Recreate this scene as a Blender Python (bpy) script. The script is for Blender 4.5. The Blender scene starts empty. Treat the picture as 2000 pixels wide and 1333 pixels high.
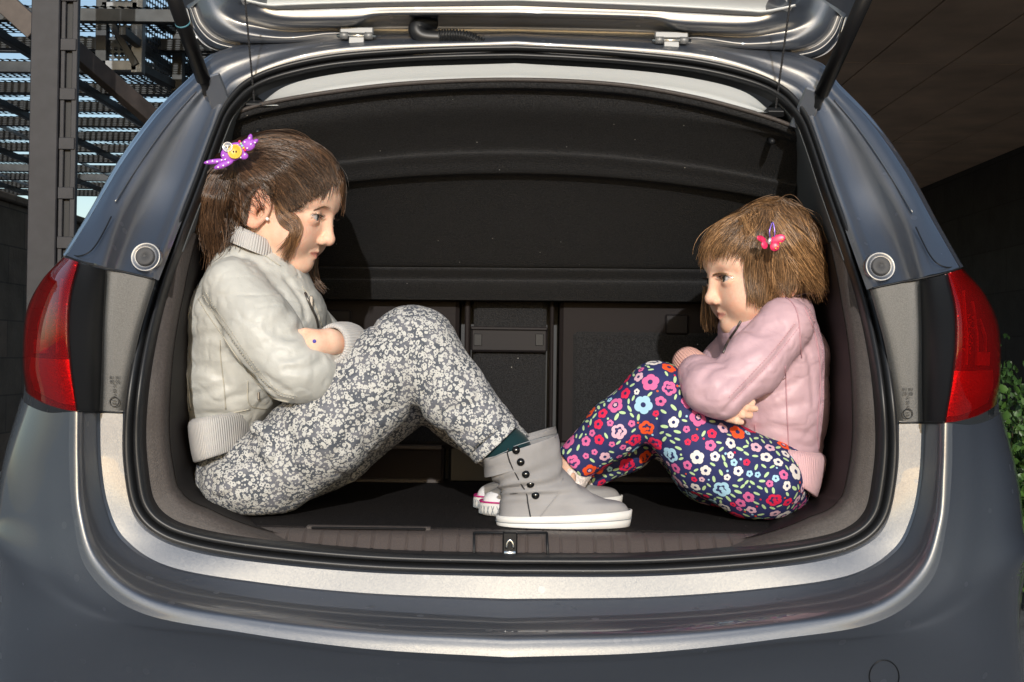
import bpy, math, random
import numpy as np
from mathutils import Vector, Matrix

SC = bpy.context.scene
COL = SC.collection
rad = math.radians
random.seed(7)

# ------------------------------------------------------------------ camera
CAMP = np.array([0.0, -1.8, 0.95])
FPX = 2400.0
CAMR = Matrix.Rotation(rad(90.8), 3, 'X') @ Matrix.Rotation(rad(0.75), 3, 'Z')
cam_d = bpy.data.cameras.new('camera')
cam_d.sensor_width = 36.0
cam_d.lens = 36.0 * FPX / 2000.0
cam_d.clip_start = 0.02
cam_d.clip_end = 2000
cam = bpy.data.objects.new('camera', cam_d)
cam.matrix_world = Matrix.Translation(Vector(CAMP)) @ CAMR.to_4x4()
COL.objects.link(cam)
SC.camera = cam

# ------------------------------------------------------------------ light
SUN_EL, SUN_AZ = 16.0, -1.0            # azimuth: degrees to the camera's left, behind the camera
sdir = Vector((-math.sin(rad(SUN_AZ)) * math.cos(rad(SUN_EL)), -math.cos(rad(SUN_AZ)) * math.cos(rad(SUN_EL)), math.sin(rad(SUN_EL))))
W = bpy.data.worlds.new('World')
SC.world = W
W.use_nodes = True
wn = W.node_tree
bg = wn.nodes['Background']
sky = wn.nodes.new('ShaderNodeTexSky')
sky.sky_type = 'NISHITA'
sky.sun_disc = False
sky.sun_elevation = rad(SUN_EL)
sky.sun_rotation = rad(180 + SUN_AZ)
sky.dust_density = 1.3
wn.links.new(sky.outputs['Color'], bg.inputs['Color'])
bg.inputs['Strength'].default_value = 0.15
sun_d = bpy.data.lights.new('sun', 'SUN')
sun_d.energy = 3.1
sun_d.angle = rad(0.5)
sun_d.color = (1.0, 0.975, 0.935)
sun = bpy.data.objects.new('sun', sun_d)
sun.rotation_euler = sdir.to_track_quat('Z', 'Y').to_euler()
sun.location = sdir * 20
COL.objects.link(sun)
SC.view_settings.view_transform = 'Standard'
SC.view_settings.look = 'None'
SC.view_settings.exposure = 0.0
SC.view_settings.gamma = 1.0

# ------------------------------------------------------------------ helpers: pixels of the photograph to points
_R = np.array(CAMR)

DY = 0.0

def P(px, py, y, own=True):
    if own: y = y + DY
    d = _R @ np.array([(px - 1000.0) / FPX, -(py - 666.5) / FPX, -1.0])
    return CAMP + d * ((y - CAMP[1]) / d[1])

def PP(lst):
    return np.array([P(*q) for q in lst])

def m_per_px(y):
    return (y + 1.8) / FPX

def rays(pxy):
    a = np.asarray(pxy, float)
    d = np.stack([(a[:, 0] - 1000) / FPX, -(a[:, 1] - 666.5) / FPX, -np.ones(len(a))], 1) @ _R.T
    return d / np.linalg.norm(d, axis=1, keepdims=True)

# ------------------------------------------------------------------ helpers: objects
def tag(o, label=None, cat=None, group=None, kind=None):
    if label: o['label'] = label
    if cat: o['category'] = cat
    if group: o['group'] = group
    if kind: o['kind'] = kind
    return o

def empty(name, loc=(0, 0, 0)):
    o = bpy.data.objects.new(name, None)
    o.location = loc
    o.empty_display_size = 0.1
    COL.objects.link(o)
    return o

def link(name, me, mats, parent=None, smooth=True):
    if not isinstance(mats, (list, tuple)): mats = [mats]
    for m in mats: me.materials.append(m)
    if smooth: me.polygons.foreach_set('use_smooth', [True] * len(me.polygons))
    me.update()
    o = bpy.data.objects.new(name, me)
    COL.objects.link(o)
    if parent:
        o.parent = parent
        if parent.type == 'EMPTY': o.matrix_parent_inverse = Matrix.Translation(-Vector(parent.location))
    return o

def mesh(name, v, f, mats, parent=None, smooth=True, mi=None, sharp=None, attr=None, colattr=None):
    me = bpy.data.meshes.new(name)
    v = np.asarray(v, np.float32)
    if isinstance(f, np.ndarray):
        nf, k = f.shape
        me.vertices.add(len(v)); me.vertices.foreach_set('co', v.ravel())
        me.loops.add(nf * k); me.loops.foreach_set('vertex_index', f.astype(np.int32).ravel())
        me.polygons.add(nf)
        me.polygons.foreach_set('loop_start', np.arange(0, nf * k, k, dtype=np.int32))
        me.update(calc_edges=True)
    else:
        me.from_pydata(v.tolist(), [], f)
    if mi is not None: me.polygons.foreach_set('material_index', np.asarray(mi, np.int32))
    if attr is not None:
        for an, av in attr.items():
            a = me.attributes.new(an, 'FLOAT', 'POINT'); a.data.foreach_set('value', np.asarray(av, np.float32))
    if colattr is not None:
        for an, av in colattr.items():
            a = me.attributes.new(an, 'FLOAT_COLOR', 'POINT')
            a.data.foreach_set('color', np.concatenate([av, np.ones((len(av), 1))], 1).astype(np.float32).ravel())
    if sharp:
        for e in me.edges:
            if (min(e.vertices), max(e.vertices)) in sharp: e.use_edge_sharp = True
    return link(name, me, mats, parent, smooth)

class MB:
    """collects pieces that end up in one mesh"""
    def __init__(s): s.v = []; s.f = []; s.m = []; s.n = 0
    def add(s, v, f, m=0):
        v = np.asarray(v, float)
        s.v.append(v); s.f += [tuple(int(i) + s.n for i in q) for q in f]; s.m += [m] * len(f); s.n += len(v)
        return s
    def box(s, lo, hi, m=0, bev=0.0, R=None, o=None):
        lo, hi = np.array(lo, float), np.array(hi, float)
        b = min(bev, *((hi - lo) * 0.45)) if bev else 0
        if not b:
            v = [[(lo, hi)[i][0], (lo, hi)[j][1], (lo, hi)[k][2]] for i in (0, 1) for j in (0, 1) for k in (0, 1)]
            f = [(0, 1, 3, 2), (4, 6, 7, 5), (0, 4, 5, 1), (2, 3, 7, 6), (0, 2, 6, 4), (1, 5, 7, 3)]
        else:
            v = []; idx = {}
            for i in (0, 1):
                for j in (0, 1):
                    for k in (0, 1):
                        c = [(lo, hi)[i][0], (lo, hi)[j][1], (lo, hi)[k][2]]
                        sg = [1 if i == 0 else -1, 1 if j == 0 else -1, 1 if k == 0 else -1]
                        for a in range(3):
                            p = [c[t] + (0 if t == a else sg[t] * b) for t in range(3)]
                            idx[(i, j, k, a)] = len(v); v.append(p)
            f = []
            for a in range(3):
                o1, o2 = (a + 1) % 3, (a + 2) % 3
                for s_ in (0, 1):
                    q = []
                    for (p_, r_) in ((0, 0), (1, 0), (1, 1), (0, 1)):
                        t = [0, 0, 0]; t[a] = s_; t[o1] = p_; t[o2] = r_
                        q.append(idx[(t[0], t[1], t[2], a)])
                    f.append(q if s_ else q[::-1])
                for p_ in (0, 1):
                    for r_ in (0, 1):
                        t0 = [0, 0, 0]; t0[o1] = p_; t0[o2] = r_; t1 = list(t0); t0[a] = 0; t1[a] = 1
                        q = [idx[(*t0, o1)], idx[(*t1, o1)], idx[(*t1, o2)], idx[(*t0, o2)]]
                        f.append(q if (p_ + r_) % 2 else q[::-1])
            for i in (0, 1):
                for j in (0, 1):
                    for k in (0, 1):
                        q = [idx[(i, j, k, a)] for a in range(3)]
                        f.append(q if (i + j + k) % 2 else q[::-1])
        v = np.array(v)
        if R is not None:
            c = np.array(o) if o is not None else (lo + hi) / 2
            v = (v - c) @ np.array(R).T + c
        return s.add(v, f, m)
    def tube(s, pts, r, n=8, m=0, cap=True):
        v, f = tube_vf(pts, r, n, cap)
        return s.add(v, f, m)
    def lathe(s, o, ax, prof, n=24, m=0):
        """prof: (radius, height) along ax from o"""
        ax = np.array(ax, float); ax /= np.linalg.norm(ax)
        u = np.cross(ax, [0, 0, 1.0]) if abs(ax[2]) < .9 else np.cross(ax, [1.0, 0, 0])
        u /= np.linalg.norm(u); w = np.cross(ax, u)
        v = []; f = []
        for (r, h) in prof:
            for i in range(n):
                t = 2 * math.pi * i / n
                v.append(np.array(o) + ax * h + r * (math.cos(t) * u + math.sin(t) * w))
        for k in range(len(prof) - 1):
            for i in range(n):
                j = (i + 1) % n
                f.append((k * n + i, k * n + j, (k + 1) * n + j, (k + 1) * n + i))
        f.append(tuple(range(n))[::-1]); f.append(tuple((len(prof) - 1) * n + i for i in range(n)))
        return s.add(v, f, m)
    def build(s, name, mats, parent=None, smooth=False):
        return mesh(name, np.concatenate(s.v), s.f, mats, parent, smooth, mi=s.m)

def tube_vf(pts, r, n=8, cap=True):
    p = np.asarray(pts, float); k = len(p)
    r = np.broadcast_to(np.asarray(r, float), (k,))
    t = np.gradient(p, axis=0); t /= np.linalg.norm(t, axis=1, keepdims=True) + 1e-12
    u = np.cross(t[0], [0.31, 0.87, 0.37]); u /= np.linalg.norm(u) + 1e-12
    v = []
    for i in range(k):
        u = u - t[i] * (u @ t[i]); u /= np.linalg.norm(u) + 1e-12
        w = np.cross(t[i], u)
        for j in range(n):
            a = 2 * math.pi * j / n
            v.append(p[i] + r[i] * (math.cos(a) * u + math.sin(a) * w))
    f = []
    for i in range(k - 1):
        for j in range(n):
            q = (j + 1) % n
            f.append((i * n + j, i * n + q, (i + 1) * n + q, (i + 1) * n + j))
    if cap: f.append(tuple(range(n))[::-1]); f.append(tuple((k - 1) * n + j for j in range(n)))
    return np.array(v), f

def crom(K, n, axis=0):
    """Catmull-Rom through the rows of K, n samples, uniform in the index"""
    K = np.moveaxis(np.asarray(K, float), axis, 0)
    m = len(K)
    if m == 2:
        t = np.linspace(0, 1, n).reshape((-1,) + (1,) * (K.ndim - 1))
        return np.moveaxis(K[0] * (1 - t) + K[1] * t, 0, axis)
    E = np.concatenate([[2 * K[0] - K[1]], K, [2 * K[-1] - K[-2]]])
    t = np.linspace(0, m - 1, n); i = np.minimum(t.astype(int), m - 2); u = (t - i).reshape((-1,) + (1,) * (K.ndim - 1))
    a, b, c, d = E[i], E[i + 1], E[i + 2], E[i + 3]
    r = 0.5 * (2 * b + (c - a) * u + (2 * a - 5 * b + 4 * c - d) * u ** 2 + (3 * b - a - 3 * c + d) * u ** 3)
    return np.moveaxis(r, 0, axis)

def arc_resample(p, n):
    p = np.asarray(p); d = np.r_[0, np.cumsum(np.linalg.norm(np.diff(p, axis=0), axis=1))]
    t = np.linspace(0, d[-1], n)
    return np.stack([np.interp(t, d, p[:, i]) for i in range(p.shape[1])], 1)

def loft(name, rails, mats, parent=None, n=60, sub=5, sharp=(), center=True, side=-1, flip=False, colfn=None):
    """rails: lists of (px, py, y) with equal counts on the car's left half, from the side to the middle.
    center: the last point of every rail lies on the car's middle plane and the mirrored half is joined on.
    otherwise side -1 keeps the left half, +1 mirrors it to the right."""
    R = np.array([PP(r) if len(r[0]) == 3 and not isinstance(r, np.ndarray) else r for r in rails])
    if center: R[:, -1, 0] = 0.0
    R = crom(R, n, axis=1)
    if center: R[:, -1, 0] = 0.0
    rows = []; sharp_rows = []
    cuts = sorted(set([0, len(R) - 1] + list(sharp)))
    for a, b in zip(cuts[:-1], cuts[1:]):
        seg = crom(R[a:b + 1], (b - a) * sub + 1, axis=0)
        if rows: sharp_rows.append(len(rows) - 1); rows += list(seg[1:])
        else: rows += list(seg)
    G = np.array(rows)
    if center:
        M = G[:, :-1][:, ::-1].copy(); M[..., 0] *= -1
        G = np.concatenate([G, M], 1)
    elif side > 0:
        G[..., 0] *= -1; flip = not flip
    return grid(name, G, mats, parent, sharp_rows, flip)

def grid(name, G, mats, parent=None, sharp_rows=(), flip=False, smooth=True, close=False):
    r, c = G.shape[:2]
    i, j = np.meshgrid(np.arange(r - 1), np.arange(c if close else c - 1), indexing='ij')
    j2 = (j + 1) % c
    F = np.stack([i * c + j, i * c + j2, (i + 1) * c + j2, (i + 1) * c + j], -1).reshape(-1, 4)
    if flip: F = F[:, ::-1]
    sh = set()
    for q in sharp_rows:
        for k in range(c - 1): sh.add((q * c + k, q * c + k + 1))
    return mesh(name, G.reshape(-1, 3), F.copy(), mats, parent, smooth, sharp=sh)

def seam(name, pts, r, mat, parent, n=6, samples=40):
    p = crom(np.asarray(pts), samples)
    v, f = tube_vf(p, r, n)
    return mesh(name, v, f, mat, parent)
# ------------------------------------------------------------------ materials
def mat(name, base=(.5, .5, .5), rough=.5, metal=0.0, spec=.5, coat=0.0, coat_r=.03, bump=None, var=None, sheen=0.0, sss=0.0, trans=0.0, ior=1.5):
    """bump: list of (kind, scale, strength, distance); var: (scale, amount, detail) mottles the base colour"""
    m = bpy.data.materials.new(name); m.use_nodes = True
    nt = m.node_tree; b = nt.nodes['Principled BSDF']
    b.inputs['Base Color'].default_value = (*base, 1); b.inputs['Roughness'].default_value = rough
    b.inputs['Metallic'].default_value = metal; b.inputs['Specular IOR Level'].default_value = spec
    b.inputs['Coat Weight'].default_value = coat; b.inputs['Coat Roughness'].default_value = coat_r
    b.inputs['Sheen Weight'].default_value = sheen
    b.inputs['IOR'].default_value = ior
    b.inputs['Transmission Weight'].default_value = trans
    if sss:
        b.inputs['Subsurface Weight'].default_value = sss
        b.inputs['Subsurface Radius'].default_value = (1, .35, .2); b.inputs['Subsurface Scale'].default_value = .006
    tc = nt.nodes.new('ShaderNodeTexCoord')
    if var:
        nz = nt.nodes.new('ShaderNodeTexNoise'); nz.inputs['Scale'].default_value = var[0]; nz.inputs['Detail'].default_value = var[2] if len(var) > 2 else 4
        nt.links.new(tc.outputs['Object'], nz.inputs['Vector'])
        mr = nt.nodes.new('ShaderNodeMapRange'); mr.inputs['From Min'].default_value = .3; mr.inputs['From Max'].default_value = .7
        mr.inputs['To Min'].default_value = 1 - var[1]; mr.inputs['To Max'].default_value = 1 + var[1]
        nt.links.new(nz.outputs['Fac'], mr.inputs['Value'])
        mx = nt.nodes.new('ShaderNodeVectorMath'); mx.operation = 'SCALE'; mx.inputs[0].default_value = base
        nt.links.new(mr.outputs['Result'], mx.inputs['Scale']); nt.links.new(mx.outputs['Vector'], b.inputs['Base Color'])
    prev = None
    for (kind, sc, st, dist) in bump or ():
        if kind == 'ridge':
            t = nt.nodes.new('ShaderNodeTexNoise'); t.noise_type = 'RIDGED_MULTIFRACTAL'; t.inputs['Scale'].default_value = sc; t.inputs['Detail'].default_value = 4; t.inputs['Distortion'].default_value = .4; out = t.outputs['Fac']
            mpn = nt.nodes.new('ShaderNodeMapping'); mpn.inputs['Rotation'].default_value = (0, .6, 0); mpn.inputs['Scale'].default_value = (1, 1, 2.2)
            nt.links.new(tc.outputs['Object'], mpn.inputs['Vector']); nt.links.new(mpn.outputs['Vector'], t.inputs['Vector'])
        if kind == 'noise':
            t = nt.nodes.new('ShaderNodeTexNoise'); t.inputs['Scale'].default_value = sc; t.inputs['Detail'].default_value = 5; out = t.outputs['Fac']
            nt.links.new(tc.outputs['Object'], t.inputs['Vector'])
        elif kind == 'vor':
            t = nt.nodes.new('ShaderNodeTexVoronoi'); t.inputs['Scale'].default_value = sc; out = t.outputs['Distance']
            nt.links.new(tc.outputs['Object'], t.inputs['Vector'])
        elif kind == 'crack':
            t = nt.nodes.new('ShaderNodeTexVoronoi'); t.feature = 'DISTANCE_TO_EDGE'; t.inputs['Scale'].default_value = sc; out = t.outputs['Distance']
            nt.links.new(tc.outputs['Object'], t.inputs['Vector'])
        elif kind == 'rib':
            t0 = nt.nodes.new('ShaderNodeAttribute'); t0.attribute_name = 'rib'
            t = nt.nodes.new('ShaderNodeMath'); t.operation = 'SINE'; nt.links.new(t0.outputs['Fac'], t.inputs[0]); out = t.outputs[0]
        bp = nt.nodes.new('ShaderNodeBump'); bp.inputs['Strength'].default_value = st; bp.inputs['Distance'].default_value = dist
        nt.links.new(out, bp.inputs['Height'])
        if prev: nt.links.new(prev.outputs['Normal'], bp.inputs['Normal'])
        prev = bp
    if prev: nt.links.new(prev.outputs['Normal'], b.inputs['Normal'])
    return m

def N(m, t): return m.node_tree.nodes.new(t)
def L(m, a, b): m.node_tree.links.new(a, b)

def paint_mat():
    """grey metallic with a warm flop: a tight warm flake lobe over a wide blue-grey one, under clear coat"""
    m = mat('car_paint', (.122, .178, .290), .56, .92, coat=1.0, coat_r=.02)
    nt = m.node_tree; b = nt.nodes['Principled BSDF']
    b2 = N(m, 'ShaderNodeBsdfPrincipled'); b2.inputs['Base Color'].default_value = (.370, .310, .190, 1); b2.inputs['Metallic'].default_value = 1; b2.inputs['Roughness'].default_value = .43
    b2.inputs['Coat Weight'].default_value = 1.0; b2.inputs['Coat Roughness'].default_value = .02
    mx = N(m, 'ShaderNodeMixShader'); mx.inputs[0].default_value = .43
    L(m, b.outputs[0], mx.inputs[1]); L(m, b2.outputs[0], mx.inputs[2]); L(m, mx.outputs[0], nt.nodes['Material Output'].inputs['Surface'])
    tc = N(m, 'ShaderNodeTexCoord')
    v = N(m, 'ShaderNodeTexVoronoi'); v.inputs['Scale'].default_value = 1200; L(m, tc.outputs['Object'], v.inputs['Vector'])
    # each flake tilts its own way
    s = N(m, 'ShaderNodeVectorMath'); s.operation = 'SUBTRACT'; s.inputs[1].default_value = (.5, .5, .5); L(m, v.outputs['Color'], s.inputs[0])
    k = N(m, 'ShaderNodeVectorMath'); k.operation = 'SCALE'; k.inputs['Scale'].default_value = .065; L(m, s.outputs['Vector'], k.inputs[0])
    g = N(m, 'ShaderNodeNewGeometry')
    a = N(m, 'ShaderNodeVectorMath'); a.operation = 'ADD'; L(m, g.outputs['Normal'], a.inputs[0]); L(m, k.outputs['Vector'], a.inputs[1])
    nn = N(m, 'ShaderNodeVectorMath'); nn.operation = 'NORMALIZE'; L(m, a.outputs['Vector'], nn.inputs[0])
    nz = N(m, 'ShaderNodeTexNoise'); nz.inputs['Scale'].default_value = 9; nz.inputs['Detail'].default_value = 6; L(m, tc.outputs['Object'], nz.inputs['Vector'])
    mr = N(m, 'ShaderNodeMapRange'); mr.inputs['From Min'].default_value = .45; mr.inputs['From Max'].default_value = .75
    mr.inputs['To Min'].default_value = .015; mr.inputs['To Max'].default_value = .09; L(m, nz.outputs['Fac'], mr.inputs['Value'])
    # dried water spots: dull rings in the clear coat
    w = N(m, 'ShaderNodeTexVoronoi'); w.inputs['Scale'].default_value = 42; L(m, tc.outputs['Object'], w.inputs['Vector'])
    sp = N(m, 'ShaderNodeSeparateColor'); L(m, w.outputs['Color'], sp.inputs[0])
    rare = N(m, 'ShaderNodeMath'); rare.operation = 'GREATER_THAN'; rare.inputs[1].default_value = .86; L(m, sp.outputs[0], rare.inputs[0])
    ins = N(m, 'ShaderNodeMapRange'); ins.inputs['From Min'].default_value = .26; ins.inputs['From Max'].default_value = .22; L(m, w.outputs['Distance'], ins.inputs['Value'])
    spot = N(m, 'ShaderNodeMath'); spot.operation = 'MULTIPLY'; L(m, rare.outputs[0], spot.inputs[0]); L(m, ins.outputs['Result'], spot.inputs[1])
    crr = N(m, 'ShaderNodeMath'); crr.operation = 'MULTIPLY_ADD'; crr.inputs[1].default_value = .30; L(m, spot.outputs[0], crr.inputs[0]); L(m, mr.outputs['Result'], crr.inputs[2])
    mr = crr
    for q in (b, b2):
        L(m, nn.outputs['Vector'], q.inputs['Normal']); L(m, mr.outputs[0], q.inputs['Coat Roughness'])
    return m

def lens_mat():
    m = bpy.data.materials.new('red_lens'); m.use_nodes = True
    nt = m.node_tree; nt.nodes.remove(nt.nodes['Principled BSDF'])
    o = nt.nodes['Material Output']
    tr = N(m, 'ShaderNodeBsdfTransparent'); tr.inputs['Color'].default_value = (.96, .035, .025, 1)
    gl = N(m, 'ShaderNodeBsdfGlossy'); gl.inputs['Roughness'].default_value = .02
    df = N(m, 'ShaderNodeBsdfDiffuse'); df.inputs['Color'].default_value = (.80, .010, .012, 1)
    mx0 = N(m, 'ShaderNodeMixShader'); mx0.inputs[0].default_value = .17; L(m, tr.outputs[0], mx0.inputs[1]); L(m, df.outputs[0], mx0.inputs[2])
    fr = N(m, 'ShaderNodeFresnel'); fr.inputs['IOR'].default_value = 1.5
    mx = N(m, 'ShaderNodeMixShader'); L(m, fr.outputs[0], mx.inputs[0]); L(m, mx0.outputs[0], mx.inputs[1]); L(m, gl.outputs[0], mx.inputs[2])
    L(m, mx.outputs[0], o.inputs['Surface'])
    return m

def floral_mat():
    """grey cloth printed with a dense scatter of small off-white flowers and rings"""
    m = mat('floral_cloth', (.2, .2, .2), .85, spec=.2, bump=[('noise', 900, .25, .0006)])
    b = m.node_tree.nodes['Principled BSDF']
    tc = N(m, 'ShaderNodeTexCoord')
    nz = N(m, 'ShaderNodeTexNoise'); nz.inputs['Scale'].default_value = 150; nz.inputs['Detail'].default_value = 2; L(m, tc.outputs['Object'], nz.inputs['Vector'])
    s = N(m, 'ShaderNodeVectorMath'); s.operation = 'SUBTRACT'; s.inputs[1].default_value = (.5, .5, .5); L(m, nz.outputs['Color'], s.inputs[0])
    k = N(m, 'ShaderNodeVectorMath'); k.operation = 'SCALE'; k.inputs['Scale'].default_value = .0045; L(m, s.outputs['Vector'], k.inputs[0])
    a = N(m, 'ShaderNodeVectorMath'); a.operation = 'ADD'; L(m, tc.outputs['Object'], a.inputs[0]); L(m, k.outputs['Vector'], a.inputs[1])
    def rings(scale, r0, r1, seedoff):
        of = N(m, 'ShaderNodeVectorMath'); of.operation = 'ADD'; of.inputs[1].default_value = (seedoff, seedoff * .7, 0); L(m, a.outputs['Vector'], of.inputs[0])
        v = N(m, 'ShaderNodeTexVoronoi'); v.inputs['Scale'].default_value = scale; v.inputs['Randomness'].default_value = .9; L(m, of.outputs['Vector'], v.inputs['Vector'])
        lo = N(m, 'ShaderNodeMath'); lo.operation = 'GREATER_THAN'; lo.inputs[1].default_value = r0; L(m, v.outputs['Distance'], lo.inputs[0])
        hi = N(m, 'ShaderNodeMath'); hi.operation = 'LESS_THAN'; hi.inputs[1].default_value = r1; L(m, v.outputs['Distance'], hi.inputs[0])
        mu = N(m, 'ShaderNodeMath'); mu.operation = 'MULTIPLY'; L(m, lo.outputs[0], mu.inputs[0]); L(m, hi.outputs[0], mu.inputs[1])
        return mu
    r1 = rings(125, .18, .43, 0.0); r2 = rings(205, .17, .39, 3.1)
    mx = N(m, 'ShaderNodeMath'); mx.operation = 'MAXIMUM'; L(m, r1.outputs[0], mx.inputs[0]); L(m, r2.outputs[0], mx.inputs[1])
    n2 = N(m, 'ShaderNodeTexNoise'); n2.inputs['Scale'].default_value = 45; L(m, tc.outputs['Object'], n2.inputs['Vector'])
    c1 = N(m, 'ShaderNodeMix'); c1.data_type = 'RGBA'; c1.inputs['A'].default_value = (.085, .095, .115, 1); c1.inputs['B'].default_value = (.16, .165, .19, 1)
    rp = N(m, 'ShaderNodeMapRange'); rp.inputs['From Min'].default_value = .4; rp.inputs['From Max'].default_value = .6; L(m, n2.outputs['Fac'], rp.inputs['Value']); L(m, rp.outputs['Result'], c1.inputs['Factor'])
    c2 = N(m, 'ShaderNodeMix'); c2.data_type = 'RGBA'; c2.inputs['B'].default_value = (.52, .52, .50, 1)
    L(m, mx.outputs[0], c2.inputs['Factor']); L(m, c1.outputs['Result'], c2.inputs['A']); L(m, c2.outputs['Result'], b.inputs['Base Color'])
    return m

def attr_mat(name, attr, rough=.5, **kw):
    m = mat(name, rough=rough, **kw)
    a = N(m, 'ShaderNodeAttribute'); a.attribute_name = attr
    L(m, a.outputs['Color'], m.node_tree.nodes['Principled BSDF'].inputs['Base Color'])
    return m

def skin_mat():
    m = attr_mat('skin', 'tint', rough=.56, sss=.28, spec=.28, bump=[('noise', 420, .16, .0006), ('noise', 120, .08, .001)])
    b = m.node_tree.nodes['Principled BSDF']; a = b.inputs['Base Color'].links[0].from_socket
    tc = N(m, 'ShaderNodeTexCoord'); col = a
    for sc, lo, tint in ((55, .5, (1.0, .88, .84, 1)), (260, .55, (1.0, .93, .90, 1))):
        nz = N(m, 'ShaderNodeTexNoise'); nz.inputs['Scale'].default_value = sc; nz.inputs['Detail'].default_value = 5; L(m, tc.outputs['Object'], nz.inputs['Vector'])
        mr = N(m, 'ShaderNodeMapRange'); mr.inputs['From Min'].default_value = lo - .1; mr.inputs['From Max'].default_value = lo + .15; L(m, nz.outputs['Fac'], mr.inputs['Value'])
        mx = N(m, 'ShaderNodeMix'); mx.data_type = 'RGBA'; mx.blend_type = 'MULTIPLY'; mx.inputs['B'].default_value = tint
        L(m, mr.outputs['Result'], mx.inputs['Factor']); L(m, col, mx.inputs['A']); col = mx.outputs['Result']
    L(m, col, b.inputs['Base Color'])
    return m

def hair_mat(name):
    m = attr_mat(name, 'tint', rough=.36, spec=.55)
    return m

def perforated_mat(name, base, pitch, hole):
    m = mat(name, base, .5, .6)
    nt = m.node_tree; b = nt.nodes['Principled BSDF']; o = nt.nodes['Material Output']
    uv = N(m, 'ShaderNodeUVMap')
    v = N(m, 'ShaderNodeTexVoronoi'); v.voronoi_dimensions = '2D'; v.inputs['Scale'].default_value = 1 / pitch; v.inputs['Randomness'].default_value = 0; L(m, uv.outputs['UV'], v.inputs['Vector'])
    lt = N(m, 'ShaderNodeMath'); lt.operation = 'LESS_THAN'; lt.inputs[1].default_value = hole; L(m, v.outputs['Distance'], lt.inputs[0])
    tr = N(m, 'ShaderNodeBsdfTransparent'); mx = N(m, 'ShaderNodeMixShader')
    L(m, lt.outputs[0], mx.inputs[0]); L(m, b.outputs[0], mx.inputs[1]); L(m, tr.outputs[0], mx.inputs[2]); L(m, mx.outputs[0], o.inputs['Surface'])
    return m

def brick_mat(name, c1, c2, mortar, w, h, axis):
    m = mat(name, c1, .85, bump=[('noise', 30, .5, .01)])
    b = m.node_tree.nodes['Principled BSDF']; tc = N(m, 'ShaderNodeTexCoord')
    sp = N(m, 'ShaderNodeSeparateXYZ'); L(m, tc.outputs['Object'], sp.inputs[0])
    cb = N(m, 'ShaderNodeCombineXYZ'); L(m, sp.outputs[axis], cb.inputs['X']); L(m, sp.outputs['XYZ'.index('Z')] if axis != 'Z' else sp.outputs['Y'], cb.inputs['Y'])
    t = N(m, 'ShaderNodeTexBrick'); t.inputs['Scale'].default_value = 1; t.inputs['Brick Width'].default_value = w; t.inputs['Row Height'].default_value = h
    t.inputs['Mortar Size'].default_value = .006; t.inputs['Color1'].default_value = (*c1, 1); t.inputs['Color2'].default_value = (*c2, 1); t.inputs['Mortar'].default_value = (*mortar, 1)
    L(m, cb.outputs[0], t.inputs['Vector'])
    nz = N(m, 'ShaderNodeTexNoise'); nz.inputs['Scale'].default_value = 6; nz.inputs['Detail'].default_value = 8; L(m, tc.outputs['Object'], nz.inputs['Vector'])
    mr = N(m, 'ShaderNodeMapRange'); mr.inputs['To Min'].default_value = .4; mr.inputs['To Max'].default_value = 1.6; L(m, nz.outputs['Fac'], mr.inputs['Value'])
    sc = N(m, 'ShaderNodeVectorMath'); sc.operation = 'SCALE'; L(m, t.outputs['Color'], sc.inputs[0]); L(m, mr.outputs['Result'], sc.inputs['Scale']); L(m, sc.outputs['Vector'], b.inputs['Base Color'])
    return m

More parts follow.
